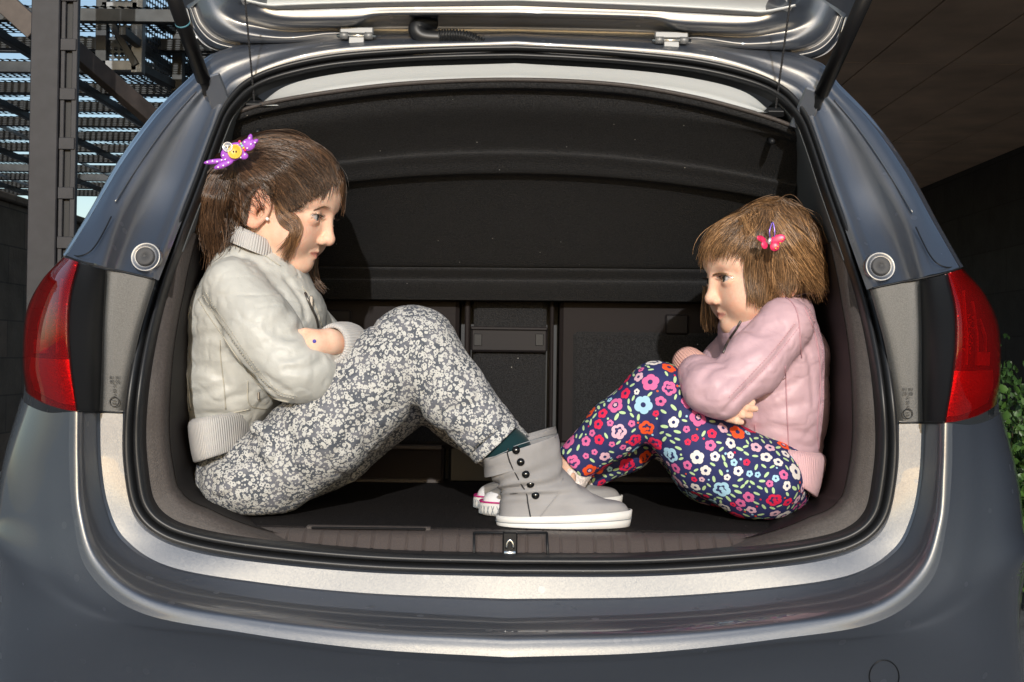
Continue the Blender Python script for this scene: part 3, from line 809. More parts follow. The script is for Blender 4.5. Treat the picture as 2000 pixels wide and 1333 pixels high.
# ------------------------------------------------------------------ hair
class Strands:
    def __init__(s, seed, cols): s.rs = np.random.RandomState(seed); s.v = []; s.f = []; s.c = []; s.n = 0; s.cols = np.array(cols)
    def add(s, pts, r0, r1, nside=4, tone=None):
        """pts: (count, k, 3)"""
        c, k = pts.shape[:2]
        t = np.gradient(pts, axis=1); t /= np.linalg.norm(t, axis=2, keepdims=True) + 1e-9
        ref = np.array([.2, -1, .1]); u = np.cross(t, ref); u /= np.linalg.norm(u, axis=2, keepdims=True) + 1e-9; w = np.cross(t, u)
        rr = np.interp(np.linspace(0, 1, k), [0, .12, .75, 1], [r0 * .6, r0, (r0 + r1) / 2, r1 * .35])[None, :, None] * (.7 + .6 * s.rs.rand(c, 1, 1))
        ring = [pts + rr * (math.cos(a) * u * 1.3 + math.sin(a) * w) for a in np.arange(nside) * 2 * math.pi / nside]
        V = np.stack(ring, 2)
        i = np.arange(k - 1)[:, None]; j = np.arange(nside)[None]
        q = np.stack([i * nside + j, i * nside + (j + 1) % nside, (i + 1) * nside + (j + 1) % nside, (i + 1) * nside + j], -1).reshape(-1, 4)
        F = (q[None] + (np.arange(c) * k * nside)[:, None, None]).reshape(-1, 4) + s.n
        m = s.rs.rand(c) ** 1.3; lo, hi = s.cols[0], s.cols[1]
        base = lo + (hi - lo) * m[:, None]
        tip = np.linspace(0, 1, k)[None, :, None] ** 1.5
        col = base[:, None] * (1 + tip * .45) * (1 if tone is None else tone[:, None, None])
        s.v.append(V.reshape(-1, 3)); s.f.append(F); s.c.append(np.repeat(col[:, :, None], nside, 2).reshape(-1, 3)); s.n += c * k * nside
    def sheet(s, f, guides, n, k=14, lift=(.0, .006), jit=2.5, r=(.00055, .00035), y=None, spread=.0, wave=1.0, short=.12, clump=None, tight=.5, start=0.0):
        """strands between neighbouring pixel guides, laid on the surface f (or at depth y where the ray misses)"""
        G = np.array([arc_resample(crom(np.array(g, float), 40), k) for g in guides])
        t = s.rs.rand(n) * (len(G) - 1); i = np.minimum(t.astype(int), len(G) - 2); u = (t - i)[:, None, None]
        nc = clump or max(3, n // 22); ci = s.rs.randint(0, nc, n); tcn = s.rs.rand(nc) * (len(G) - 1)
        t = np.clip(tcn[ci] + (t - tcn[ci]) * np.where(s.rs.rand(n) < .75, .10 / tight * .5, 1.0), 0, len(G) - 1 - 1e-6); i = np.minimum(t.astype(int), len(G) - 2); u = (t - i)[:, None, None]
        p2 = G[i] * (1 - u) + G[i + 1] * u
        ctone = .62 + .85 * s.rs.rand(nc); coff = s.rs.randn(nc, 1, 2) * jit * 1.3; cph = s.rs.rand(nc, 1, 1) * 6.28; clift = s.rs.rand(nc)
        # shorten some strands, wander a little
        sh = 1 - short * s.rs.rand(n)
        out = np.empty_like(p2)
        for a in range(n):
            x = np.linspace(start * s.rs.rand() * (k - 1), sh[a] * (k - 1), k); out[a, :, 0] = np.interp(x, np.arange(k), p2[a, :, 0]); out[a, :, 1] = np.interp(x, np.arange(k), p2[a, :, 1])
        tt = np.linspace(0, 1, k)[None, :, None]
        out += s.rs.randn(n, 1, 2) * jit * (.4 + .9 * tt) + coff[ci] * tt + 1.6 * wave * np.concatenate([np.sin(tt * 5 + cph[ci]) - np.sin(cph[ci]), np.cos(tt * 5 + cph[ci]) - np.cos(cph[ci])], 2)
        ph = s.rs.rand(n, 1, 1) * 6.28
        out += wave * np.concatenate([np.sin(tt * 7 + ph), np.cos(tt * 6 + ph)], 2)
        lf = np.repeat((lift[0] + (lift[1] - lift[0]) * (.5 * s.rs.rand(n, 1) + .5 * clift[ci][:, None])), k, 1)
        if f is not None:
            q, hit = onsurf(f, out.reshape(-1, 2)); hit = hit.reshape(n, k); q = q.reshape(n, k, 3)
        else:
            hit = np.zeros((n, k), bool); q = np.zeros((n, k, 3))
        d = rays(out.reshape(-1, 2)).reshape(n, k, 3)
        dep = np.where(hit, q[..., 1] - lf, np.nan)
        yy = np.zeros((n, k))
        off = s.rs.randn(n) * spread
        for a in range(n):
            h = hit[a]
            if y is not None: fb = y + DY + off[a]
            else: fb = None
            if h.sum() >= 2:
                base = np.interp(np.arange(k), np.arange(k)[h], dep[a][h])
                if fb is not None: base = np.where(h, base, fb * .6 + base * .4)
                # smooth
                for _ in range(5): base = np.convolve(np.pad(base, 1, 'edge'), [.25, .5, .25], 'valid')
                yy[a] = np.minimum(base, np.where(h, dep[a], 9)) if True else base
            else: yy[a] = fb if fb is not None else .3
        pts = CAMP + d * ((yy + 1.8) / d[..., 1])[..., None]
        s.add(pts, *r, tone=ctone[ci] * (.85 + .3 * s.rs.rand(n)))
    def build(s, name, mt, parent):
        return mesh(name, np.concatenate(s.v), np.concatenate(s.f), mt, parent, colattr={'tint': np.concatenate(s.c)})
# ------------------------------------------------------------------ the car
CAR = empty('car', (0, 0, 0))
tag(CAR, 'grey metallic car seen from behind with its tailgate raised and boot open', 'car')

def yS(py):                                   # the hatch frame leans forward towards the roof
    return 0.0 if py > 760 else 0.30 * ((760 - py) / 660.0) ** 1.25

# outer edge of the door seal, left half from the top middle round to the bottom middle
SO = [(1003, 88), (900, 90), (780, 95), (650, 106), (545, 128), (478, 158), (440, 200), (414, 258), (382, 345), (345, 440),
      (303, 545), (270, 655), (250, 755), (241, 850), (245, 935), (262, 1000), (305, 1045), (380, 1073), (520, 1096), (740, 1115), (994, 1122)]
SO3 = PP([(x, y, yS(y)) for x, y in SO]); SO3[0, 0] = 0; SO3[-1, 0] = 0
SEAL = crom(SO3, 160); SEAL[0, 0] = 0; SEAL[-1, 0] = 0
tg = np.gradient(SEAL, axis=0); tg /= np.linalg.norm(tg, axis=1, keepdims=True)
nin = np.stack([-tg[:, 2], np.zeros(len(tg)), tg[:, 0]], 1); nin /= np.linalg.norm(nin, axis=1, keepdims=True)
cen = np.array([0, 0, 0.93])
nin *= np.sign(((cen - SEAL) * nin).sum(1))[:, None]
nin[0] = (0, 0, -1); nin[-1] = (0, 0, 1)
sw = np.interp(np.arange(160), [0, 30, 44, 52, 72, 90, 110, 130, 159], [.026, .026, .024, .018, .018, .025, .030, .028, .027])[:, None]
yv = np.array([0, 1.0, 0])

def ring_grid(prof):
    """prof: (fraction of the seal's width inwards, depth) pairs"""
    rows = []
    for a, d in prof:
        h = SEAL + nin * sw * a + yv * d
        h[0, 0] = 0; h[-1, 0] = 0
        m = h[1:-1][::-1].copy(); m[:, 0] *= -1
        rows.append(np.concatenate([h, m]))
    return np.array(rows)

def bump_prof():
    p = [(-.12, .012)]
    for t in np.linspace(0, math.pi, 9): p.append((.24 - .24 * math.cos(t), .002 - .013 * math.sin(t)))
    p.append((.50, .004))
    for t in np.linspace(0, math.pi, 9): p.append((.76 - .24 * math.cos(t), .004 - .016 * math.sin(t)))
    p.append((1.02, .03))
    return p
seal = grid('door_seal', ring_grid(bump_prof()), M['rubber'], CAR, close=True, flip=True)

# ---- body: quarter panels round the hatch (pillars), left half then mirrored
pil = [
    [(310, 548, .004), (352, 440, .112), (390, 347, .172), (421, 262, .222), (448, 205, .256), (487, 168, .28), (650, 118, .30), (1003, 100, .305)],
    [(292, 542, .000), (336, 437, .105), (374, 344, .165), (407, 258, .215), (433, 196, .25), (474, 150, .275), (650, 98, .296), (1003, 82, .30)],
    [(272, 536, .022), (318, 433, .125), (356, 340, .182), (392, 255, .232), (424, 190, .262), (468, 143, .285), (648, 92, .303), (1003, 76, .31)],
    [(228, 526, .022), (270, 425, .122), (318, 330, .182), (362, 248, .235), (404, 184, .268), (455, 134, .29), (640, 88, .31), (1003, 72, .32)],
    [(206, 522, -.004), (240, 417, .096), (291, 322, .164), (342, 240, .222), (394, 176, .262), (446, 126, .29), (630, 84, .315), (1003, 68, .335)],
    [(188, 516, -.006), (222, 410, .094), (275, 314, .164), (328, 232, .224), (385, 170, .268), (440, 118, .297), (622, 80, .325), (1003, 64, .35)],
    [(170, 512, -.002), (206, 404, .099), (262, 306, .168), (318, 226, .228), (380, 164, .271), (436, 112, .302), (620, 76, .335), (1003, 60, .37)],
    [(130, 501, .012), (184, 412, .107), (243, 312, .176), (308, 224, .237), (374, 158, .280), (432, 106, .31), (618, 73, .35), (1003, 57, .40)],
    [(128, 500, .14), (178, 414, .22), (236, 314, .29), (303, 225, .33), (372, 156, .36), (431, 104, .38), (618, 70, .42), (1003, 54, .47)],
    [(190, 520, .8), (225, 440, .8), (280, 350, .8), (345, 270, .8), (405, 205, .8), (455, 160, .8), (640, 120, .8), (1003, 100, .8)],
]
loft('body_shell', pil, M['paint'], CAR, n=90, sub=5, sharp=(7,))
for s in (-1, 1):
    # grained panel between the seal and the lamp: one plastic, its lit flat coloured grey, its shaded return to the lamp black
    loft('grained_panel', [
        [(304, 548, .006), (272, 655, .006), (252, 755, .006), (244, 806, .006)],
        [(290, 545, -.002), (258, 655, -.002), (238, 755, -.002), (231, 806, -.002)],
        [(218, 529, -.006), (212, 620, -.006), (208, 720, -.006), (203, 803, -.006)],
        [(206, 527, -.014), (201, 620, -.012), (198, 720, -.012), (194, 803, -.012)]], M['panel'], CAR, n=40, sub=4, center=False, side=s)
    loft('panel_return', [
        [(206, 527, -.013), (201, 620, -.011), (198, 720, -.011), (194, 803, -.011)],
        [(190, 523, -.05), (180, 620, -.06), (178, 715, -.062), (182, 802, -.05)],
        [(150, 513, -.074), (136, 580, -.094), (135, 700, -.098), (149, 802, -.085)]], M['satin_black'], CAR, n=40, sub=6, center=False, side=s)

# ---- bumper: flange, ledge, crest, face
bmp = [
    [(262, 800, .012), (262, 900, .012), (285, 985, .012), (330, 1030, .012), (410, 1058, .012), (540, 1080, .012), (740, 1098, .012), (994, 1106, .012)],
    [(240, 803, -.002), (240, 900, -.002), (258, 1000, -.002), (300, 1048, -.004), (385, 1080, -.006), (530, 1102, -.008), (740, 1120, -.010), (994, 1127, -.012)],
    [(196, 804, -.010), (198, 900, -.010), (212, 988, -.012), (247, 1055, -.015), (332, 1107, -.02), (500, 1137, -.018), (720, 1159, -.021), (992, 1170, -.023)],
    [(190, 804, -.014), (192, 900, -.014), (206, 990, -.016), (241, 1059, -.019), (329, 1111, -.025), (499, 1141, -.024), (719, 1163, -.028), (992, 1175, -.030)],
    [(166, 804, -.068), (166, 900, -.070), (176, 1000, -.074), (212, 1085, -.085), (305, 1150, -.105), (490, 1186, -.13), (720, 1212, -.148), (992, 1224, -.155)],
    [(155, 804, -.083), (155, 900, -.086), (163, 1000, -.092), (198, 1094, -.108), (296, 1166, -.135), (484, 1204, -.163), (720, 1230, -.184), (992, 1243, -.193)],
    [(147, 804, -.086), (147, 900, -.089), (154, 1003, -.097), (188, 1102, -.115), (287, 1178, -.143), (480, 1217, -.171), (720, 1246, -.193), (992, 1260, -.202)],
    [(136, 805, -.082), (135, 902, -.085), (143, 1010, -.094), (172, 1116, -.112), (272, 1196, -.142), (475, 1236, -.176), (720, 1268, -.199), (992, 1284, -.208)],
    [(92, 806, -.045), (80, 905, -.047), (82, 1020, -.060), (112, 1130, -.084), (238, 1212, -.124), (472, 1244, -.171), (720, 1276, -.194), (992, 1292, -.203)],
    [(52, 790, .015), (20, 905, .010), (6, 1005, .000), (6, 1085, -.015), (165, 1212, -.098), (470, 1257, -.158), (720, 1292, -.185), (992, 1308, -.194)],
    [(42, 775, .12), (6, 900, .11), (-8, 1000, .095), (-8, 1090, .07), (85, 1270, -.045), (460, 1330, -.122), (720, 1366, -.150), (992, 1384, -.160)],
    [(44, 785, .30), (10, 930, .30), (-4, 1040, .28), (-6, 1200, .22), (10, 1440, .06), (450, 1520, -.05), (720, 1560, -.07), (992, 1580, -.08)],
]
loft('bumper', bmp, M['paint'], CAR, n=120, sub=5, sharp=(1, 2, 3, 7))
# side of the car running forward
for s in (-1, 1):
    loft('side_panel', [
        [(128, 500, .14), (60, 640, .14), (44, 785, .30), (-4, 1040, .28), (-6, 1200, .22), (0, 1420, .14)],
        [(180, 520, .8), (140, 640, .8), (120, 780, .8), (110, 940, .8), (120, 1060, .8), (130, 1180, .8)],
        [(400, 570, 2.6), (390, 640, 2.6), (380, 700, 2.6), (375, 800, 2.6), (380, 880, 2.6), (390, 960, 2.6)]], M['paint'], CAR, n=30, sub=6, center=False, side=s)
roof = [
    [(128, 500, .14), (178, 414, .22), (236, 314, .29), (303, 225, .33), (372, 156, .36), (431, 104, .38), (618, 70, .42), (1003, 54, .47)],
    [(230, 545, 1.0), (262, 465, 1.0), (315, 380, 1.0), (375, 305, 1.0), (430, 245, 1.0), (475, 205, 1.0), (650, 165, 1.0), (1003, 145, 1.0)],
    [(410, 600, 2.6), (430, 530, 2.6), (455, 470, 2.6), (490, 425, 2.6), (530, 392, 2.6), (570, 370, 2.6), (700, 350, 2.6), (1003, 340, 2.6)]]
loft('roof', roof, M['paint'], CAR, n=60, sub=6)

# ---- rear lamps
def lens_rails():
    return [
        [(154, 514, -.074), (139, 575, -.094), (135, 640, -.100), (139, 715, -.098), (151, 802, -.084)],
        [(151, 512, -.082), (133, 575, -.102), (128, 640, -.108), (132, 715, -.106), (146, 803, -.092)],
        [(140, 508, -.070), (116, 570, -.088), (106, 640, -.092), (108, 718, -.090), (124, 800, -.078)],
        [(128, 504, -.030), (92, 560, -.030), (74, 634, -.030), (72, 718, -.030), (86, 788, -.024)],
        [(124, 503, .02), (80, 553, .04), (54, 624, .05), (48, 712, .05), (58, 772, .05)],
        [(123, 502, .09), (78, 553, .12), (50, 615, .14), (44, 705, .15), (50, 764, .15)]]
for s in (-1, 1):
    lamp = loft('tail_light', [[(x, y, d + .004) for x, y, d in r] for r in [lens_rails()[0], lens_rails()[4]]] and
                [[(x + 4, y, d + .055) for x, y, d in lens_rails()[0]], [(x + 3, y, d + .050) for x, y, d in lens_rails()[2]], [(x + 4, y, d + .045) for x, y, d in lens_rails()[3]], [(x + 4, y, d + .05) for x, y, d in lens_rails()[4]]],
                M['lamp_dark'], CAR, n=30, sub=5, center=False, side=s)
    loft('lens', lens_rails(), M['lens'], lamp, n=50, sub=6, center=False, side=s, flip=True)
    # lower reflex reflector, just behind the lens
    low = lambda pts, d: [(x, y, dd + d) for (x, y, dd) in pts]
    loft('reflector', [
        low([(136, 702, -.098), (141, 750, -.094), (147, 792, -.086)], .016),
        low([(108, 702, -.090), (110, 745, -.084), (120, 788, -.076)], .016),
        low([(78, 700, -.034), (78, 735, -.030), (92, 776, -.026)], .014),
        low([(60, 698, .03), (58, 730, .03), (68, 762, .03)], .012)], M['reflector'], lamp, n=20, sub=5, center=False, side=s)
    b = MB()
    sx = -1 if s < 0 else 1
    for (x0, y0, x1, y1) in ((66, 664, 92, 690), (98, 662, 126, 692)):
        q = PP([(x0, y0, -.045 + .04 + (92 - x1) * .0007), (x1, y0, -.066 + .04 + (92 - x1) * .0006), (x1, y1, -.066 + .04 + (92 - x1) * .0006), (x0, y1, -.045 + .04 + (92 - x1) * .0007)])
        if s > 0: q[:, 0] *= -1
        q2 = q + np.array([0, .02, 0])
        b.add(np.concatenate([q, q2]), [(0, 1, 2, 3), (0, 1, 5, 4), (1, 2, 6, 5), (2, 3, 7, 6), (3, 0, 4, 7)])
    b.build('bulb_box', M['reflector'], lamp)

# light guides seen through the lens, and pale beads standing in for its sparkle
for s in (-1, 1):
    lamp = bpy.data.objects['tail_light' if s < 0 else 'tail_light.001']
    rr = random.Random(9); b = MB()
    for i in range(46):
        x, y = rr.gauss(108, 7), rr.uniform(585, 668)
        c = P(x, y, -.060 + (110 - x) * .0012); c[0] *= -s
        v, f = ellipsoid_vf(c, (.0013,) * 3, n=8, m=6); b.add(v, f)
    tag(b.build('sparkle_beads', M['reflector'], lamp, True), kind='stuff')
    for xo, d in ((0, -.062), (-20, -.036), (-36, -.004)):
        y0 = {0: 545, -20: 566, -36: 600}[xo]; q = PP([(121 + xo * .9, y0, d + .010), (117 + xo, (y0 + 640) / 2, d + .003), (112 + xo, 640, d), (112 + xo, 690, d)]); q[:, 0] *= -s
        MB().tube(crom(q, 20), .0022, 8).build('light_guide', M['reflector'], lamp, True)
    q = PP([(72, 697, .006), (100, 699, -.050), (136, 699, -.074)]); q[:, 0] *= -s
    MB().tube(crom(q, 20), .0016, 8).build('lamp_divider', M['lamp_dark'], lamp, True)

# round rubber stops in the pillar
for s in (-1, 1):
    c = P(283, 501, .012); c[0] *= (1 if s < 0 else -1)
    ax = np.array([0, -1, .18])
    b = MB().lathe(c, ax, [(.0140, -.02), (.0140, .0005), (.0133, .0020), (.0120, .0024), (.0030, .0028), (.0026, .0022), (.001, .0022)], 32)
    b.build('rubber_stop', M['grey_rubber'], CAR, True)
    b = MB().lathe(c, ax, [(.0235, -.010), (.0225, -.0030), (.0210, -.0022), (.0190, -.0030), (.017, -.004), (.0155, -.0045)], 36)
    b.build('stop_seat', M['paint'], CAR, True)
    # stepped seam of the welded corner tab
    q = PP([(219, 424, .070), (205, 452, .050), (190, 478, .022), (175, 494, .008), (155, 501, .012), (133, 497, .03)])
    q[:, 1] -= .004
    if s > 0: q[:, 0] *= -1
    seam('panel_seam', q, .0011, M['satin_black'], CAR)
    # drip-channel bead up the pillar
    q = PP([(226, 395, .102), (262, 338, .148), (301, 280, .188), (342, 226, .228), (384, 180, .262)])
    q[:, 1] -= .003
    if s > 0: q[:, 0] *= -1
    seam('channel_bead', q, .0016, M['paint'], CAR)
    # seam under the pillar
    q = PP([(130, 501, .0), (160, 512, -.012), (206, 524, -.014), (250, 533, -.006), (300, 545, -.004)])
    if s > 0: q[:, 0] *= -1
    seam('panel_seam', q, .0014, M['satin_black'], CAR)
    q = PP([(152, 803, -.088), (170, 804, -.066), (196, 805, -.014), (240, 806, -.004)])
    if s > 0: q[:, 0] *= -1
    seam('panel_seam', q, .0016, M['satin_black'], CAR)

# tow-eye cover in the bumper
from mathutils.bvhtree import BVHTree
bob = bpy.data.objects['bumper']; tree = BVHTree.FromPolygons([v.co for v in bob.data.vertices], [tuple(p.vertices) for p in bob.data.polygons])
b = MB()
t = np.linspace(0, 2 * math.pi, 49)
ring = []
for d in rays(np.stack([1727 + 29 * np.cos(t), 1322 + 32 * np.sin(t)], 1)):
    h = tree.ray_cast(Vector(CAMP), Vector(d))[0]
    if h is not None: ring.append(np.array(h) - d * .0011)
b.tube(np.array(ring), .0009, 6, cap=False)
b.build('tow_eye_cover', M['satin_black'], CAR, True)

# ---- interior
trimL = [
    [(318, 700, .016), (300, 790, .016), (290, 860, .016), (291, 930, .016), (306, 985, .016), (350, 1022, .016), (420, 1042, .02)],
]
ti = ring_grid([(.9, .012), (1.05, .018)])
half = 160
def inner_ring(a, d, i0, i1):
    h = SEAL + nin * sw * a + yv * d
    return h[i0:i1]
for s in (-1, 1):
    # grey boot-side trim running up inside the seal
    i0, i1 = 72, 146
    base = inner_ring(.95, .016, i0, i1); k = len(base)
    wv = np.interp(np.linspace(0, 1, k), [0, .12, .35, .7, .86, .95, 1], [.0005, .012, .022, .030, .024, .008, .001])[:, None]
    nn = nin[i0:i1]
    rows = [base, base + nn * wv * .5 + yv * .004, base + nn * wv + yv * .012, base + nn * (wv + .004) + yv * .030]
    # the dark side wall behind it
    rows2 = [base + nn * (wv + .005) + yv * .028, base + nn * (wv - .008) + yv * .16, base + nn * (wv - .025) + yv * .45, base + nn * (wv - .04) + yv * .80]
    for nm, rr, mt in (('side_trim', rows, 'trim'), ('side_wall', rows2, 'dark_trim')):
        G = crom(np.array(rr), 19)
        if s > 0: G = G * np.array([-1, 1, 1])
        grid(nm, G, M[mt], CAR, flip=(s < 0))
    # pillar trim above it; the shadow on it is put into a darker grey
    i0, i1 = 40, 76
    base = inner_ring(.95, .014, i0, i1); nn = nin[i0:i1]
    rows = [base, base + nn * .001 + yv * .02, base - nn * .02 + yv * .2, base - nn * .05 + yv * .8]
    G = crom(np.array(rows), 19)
    if s > 0: G = G * np.array([-1, 1, 1])
    grid('pillar_trim', G, M['pillar_grey'], CAR, flip=(s < 0))
    # panel line on the side wall
    q = PP([(345, 590, .30), (336, 700, .30), (330, 800, .30), (336, 858, .30), (372, 862, .34)]) if False else None

# roof lining just inside the opening
hl = [
    [(505, 206, .275), (560, 168, .288), (650, 146, .296), (780, 132, .30), (1003, 124, .303)],
    [(512, 207, .285), (566, 192, .298), (652, 172, .306), (780, 158, .31), (1003, 150, .313)],
    [(518, 206, .31), (572, 208, .322), (656, 194, .33), (782, 182, .335), (1003, 174, .338)],
    [(545, 196, .8), (590, 206, .8), (664, 192, .8), (784, 178, .8), (1003, 170, .8)]]
loft('roof_lining', hl, M['liner'], CAR, n=50, sub=6)

# load floor and the plastic sill in front of it
FZ = 0.690
X0 = .60
fl = MB().box((-.62, .075, FZ - .02), (.62, .84, FZ), bev=.004)
fl.build('boot_floor', M['carpet'], CAR)
def sill_z(x): return 0
xs = np.linspace(-.56, .56, 673)
top_px = [(300, 1000), (350, 1016), (420, 1025), (520, 1029), (700, 1032), (994, 1034)]
bot_px = [(290, 990), (340, 1030), (420, 1044), (520, 1061), (700, 1077), (994, 1088)]
def rail_x(lst, y, xq):
    q = PP([(a, b, y) for a, b in lst]); q[-1, 0] = 0
    return np.interp(np.abs(xq), np.abs(q[::-1, 0]), q[::-1, 2])
zt = rail_x(top_px, .08, xs); zb = rail_x(bot_px, .010, xs); zm = zt - np.minimum(.006, (zt - zb) * .25)
pitch = .0255
ph = np.abs((xs / pitch) - np.round(xs / pitch)) * pitch
gr = np.where(ph < .0013, .0045, np.where(ph < .0021, .0005, 0)) * (np.abs(xs) < .46)
rows = []
for y, z, g in ((.086, zt - .001, 0), (.080, zt, .2), (.056, zm + (zt - zm) * .6, .5), (.046, zm, 1), (.040, zm - (zm - zb) * .2, 1), (.030, zb + (zm - zb) * .35, 1), (.022, zb, 1), (.008, zb - .008, 1)):
    rows.append(np.stack([xs, np.full_like(xs, y) + gr * g, z - gr * g * .3], 1))
sill = grid('load_sill', np.array(rows), M['sill'], CAR, flip=True)
# latch recess with its cover frame
c = P(996, 1062, .026)
b = MB()
fr = PP([(926, 1040, .040), (1068, 1040, .040), (1070, 1084, .020), (926, 1086, .020)]); fr[:, 1] -= .004
for a, e in ((0, 1), (1, 2), (3, 0)): b.tube([fr[a], fr[e]], .0022, 6)
b.build('latch_frame', M['satin_black'], sill, True)
b = MB().box((c[0] - .011, c[1] - .004, c[2] - .020), (c[0] + .011, c[1] + .02, c[2] + .017), bev=.002)
b.build('latch_slot', M['black'], sill)
b = MB(); t = np.linspace(0, math.pi, 13)
b.tube(np.stack([c[0] + .005 * np.cos(t), np.full(13, c[1] - .007), c[2] - .006 + .012 * np.sin(t)], 1), .0021, 8)
b.box((c[0] - .009, c[1] - .0065, c[2] - .020), (c[0] + .009, c[1] - .003, c[2] - .010), bev=.001)
b.build('latch_striker', M['chrome'], sill, True)
# slim scuff plate and lashing-point edges
def bar(name, x0, x1, py, y, h, mt, par):
    a, e = P(x0, py, y), P(x1, py, y)
    return MB().box((a[0], y - .004, a[2] - h), (e[0], y + .012, a[2] + h), bev=.002).build(name, mt, par)
bar('scuff_plate', 598, 842, 1031, .074, .0035, M['trim'], sill)
bar('scuff_slot', 608, 832, 1031, .0685, .0017, M['black'], sill)
bar('lashing_edge', 436, 484, 1026, .10, .0016, M['white_trim'], CAR)
bar('lashing_edge', 1512, 1560, 1037, .10, .0016, M['white_trim'], CAR)

# rear seat backs
YB = .775
def seat_px(name, x0, y0, x1, y1, d0, d1, mt, par, bev=.008):
    a, e = P(x0, y1, YB), P(x1, y0, YB)
    return MB().box((a[0], YB - d0, a[2]), (e[0], YB + d1, e[2]), bev=bev).build(name, mt, par)
sb = seat_px('seat_back', 240, 575, 898, 868, .010, .10, M['dark_trim'], CAR)
seat_px('seat_bolster', 640, 606, 688, 642, .020, 0, M['seat_plastic'], sb, .004)
seat_px('seat_inset', 300, 646, 880, 860, .016, 0, M['felt'], sb, .006)
cs = seat_px('centre_seat_back', 922, 575, 1068, 862, .004, .10, M['felt'], CAR)
seat_px('edge_strip', 905, 580, 919, 862, .016, .02, M['dark_trim'], cs, .003)
seat_px('edge_strip', 1071, 580, 1082, 862, .016, .02, M['dark_trim'], cs, .003)
hp = seat_px('seat_handle', 920, 642, 1069, 687, .022, 0, M['seat_plastic'], cs, .004)
seat_px('handle_lip', 920, 640, 1069, 645, .027, 0, M['seat_plastic'], hp, .002)
seat_px('handle_slot', 926, 653, 942, 676, .0235, 0, M['black'], hp, .001)
seat_px('handle_slot', 1045, 653, 1061, 676, .0235, 0, M['black'], hp, .001)
rb = seat_px('seat_back', 1090, 575, 1760, 868, .010, .10, M['dark_trim'], CAR)
seat_px('seat_bolster', 1297, 615, 1343, 654, .020, 0, M['seat_plastic'], rb, .004)
seat_px('seat_inset', 1116, 655, 1700, 864, .017, 0, M['felt'], rb, .010)
for (x0, x1) in ((560, 868), (1090, 1560)):
    u = seat_px('seat_base', x0, 872, x1, 944, .022, .05, M['dark_trim'], CAR, .006)
    seat_px('base_lip', x0 + 4, 869, x1 - 4, 873, .030, 0, M['trim'], u, .0015)
    seat_px('base_lip', x0 + 8, 934, x1 - 8, 938, .030, 0, M['trim'], u, .0015)
seat_px('seat_hinge', 875, 870, 1085, 944, .0, .04, M['satin_black'], CAR, .006)

MB().box((-.75, .88, .3), (.75, .90, 1.5)).build('sky_blocker', M['satin_black'], CAR)  # black sheet added behind the seats to shut out bright sky
# tilted parcel shelf hanging on two cords
SHL = [(432, 236), (470, 222), (520, 207), (640, 186), (800, 168), (1004, 161), (1200, 170), (1350, 194), (1480, 228), (1548, 252), (1577, 266)]
SX = np.linspace(0, 1, 90)
lip = crom(PP([(x, y, .275) for x, y in SHL]), 90)
def low_row(py_c, y, x0, x1, sag):
    xx = np.linspace(x0, x1, 90)
    return np.array([P(x, py_c + sag * ((x - 1004) / 560.0) ** 2 + (x - 1004) * .0075, y) for x in xx])
rows = [lip + np.array([0, .018, .004]), lip + np.array([0, .004, .004]), lip + np.array([0, 0, 0]), lip + np.array([0, .003, -.009]), lip + np.array([0, .022, -.011]),
        low_row(212, .315, 446, 1566, 66), low_row(255, .365, 452, 1562, 66), low_row(292, .405, 458, 1556, 64), low_row(300, .400, 460, 1555, 62), low_row(318, .417, 462, 1553, 60), low_row(338, .435, 465, 1551, 58),
        low_row(348, .460, 467, 1550, 56), low_row(400, .52, 475, 1540, 40), low_row(470, .60, 490, 1525, 15), low_row(518, .66, 500, 1510, 4),
        low_row(523, .675, 500, 1510, 0), low_row(527, .665, 500, 1510, 0), low_row(546, .69, 500, 1510, 0), low_row(552, .683, 500, 1510, 0), low_row(582, .715, 500, 1510, 0), low_row(588, .73, 500, 1510, 0), low_row(589, .80, 500, 1510, 0)]
G = crom(np.array(rows), 106)
shelf = grid('parcel_shelf', G, M['felt'], CAR, flip=True)
b = MB(); b.tube(lip + np.array([0, -.001, .004]), .0038, 8); b.build('shelf_edge', M['trim'], shelf, True)
for (x, y) in ((508, 222), (503, 252), (1498, 238), (1508, 270)):
    c = P(x, y, .30); MB().lathe(c + np.array([0, .02, 0]), (0, -1, -.3), [(.0055, 0), (.0055, .02), (.004, .024), (.001, .025)], 12).build('shelf_peg', M['satin_black'], shelf, True)
c = P(1545, 374, .45); MB().tube([c, c + np.array([-.016, 0, .002])], .005, 10).build('shelf_peg', M['satin_black'], shelf, True)
for (x0, y0, x1, y1, yt) in ((476, -30, 497, 204, .02), (1548, -30, 1514, 218, .02)):
    a, e = P(x0, y0, .16), P(x1, y1, .278)
    n_ = 160; tt = np.linspace(0, 1, n_)[:, None]; ln = a * (1 - tt) + e * tt
    MB().tube(ln, .0017 + .0004 * np.sin(np.arange(n_) * 1.6), 6).build('shelf_cord', M['cord'], shelf, True)
    sg = 1 if x0 > 1000 else -1
    k = P(x1, y1 + 4, .278)
    MB().box(k + np.array([-.020, -.008, -.006]), k + np.array([.020, .012, .010]), bev=.008).build('cord_anchor', M['satin_black'], shelf)

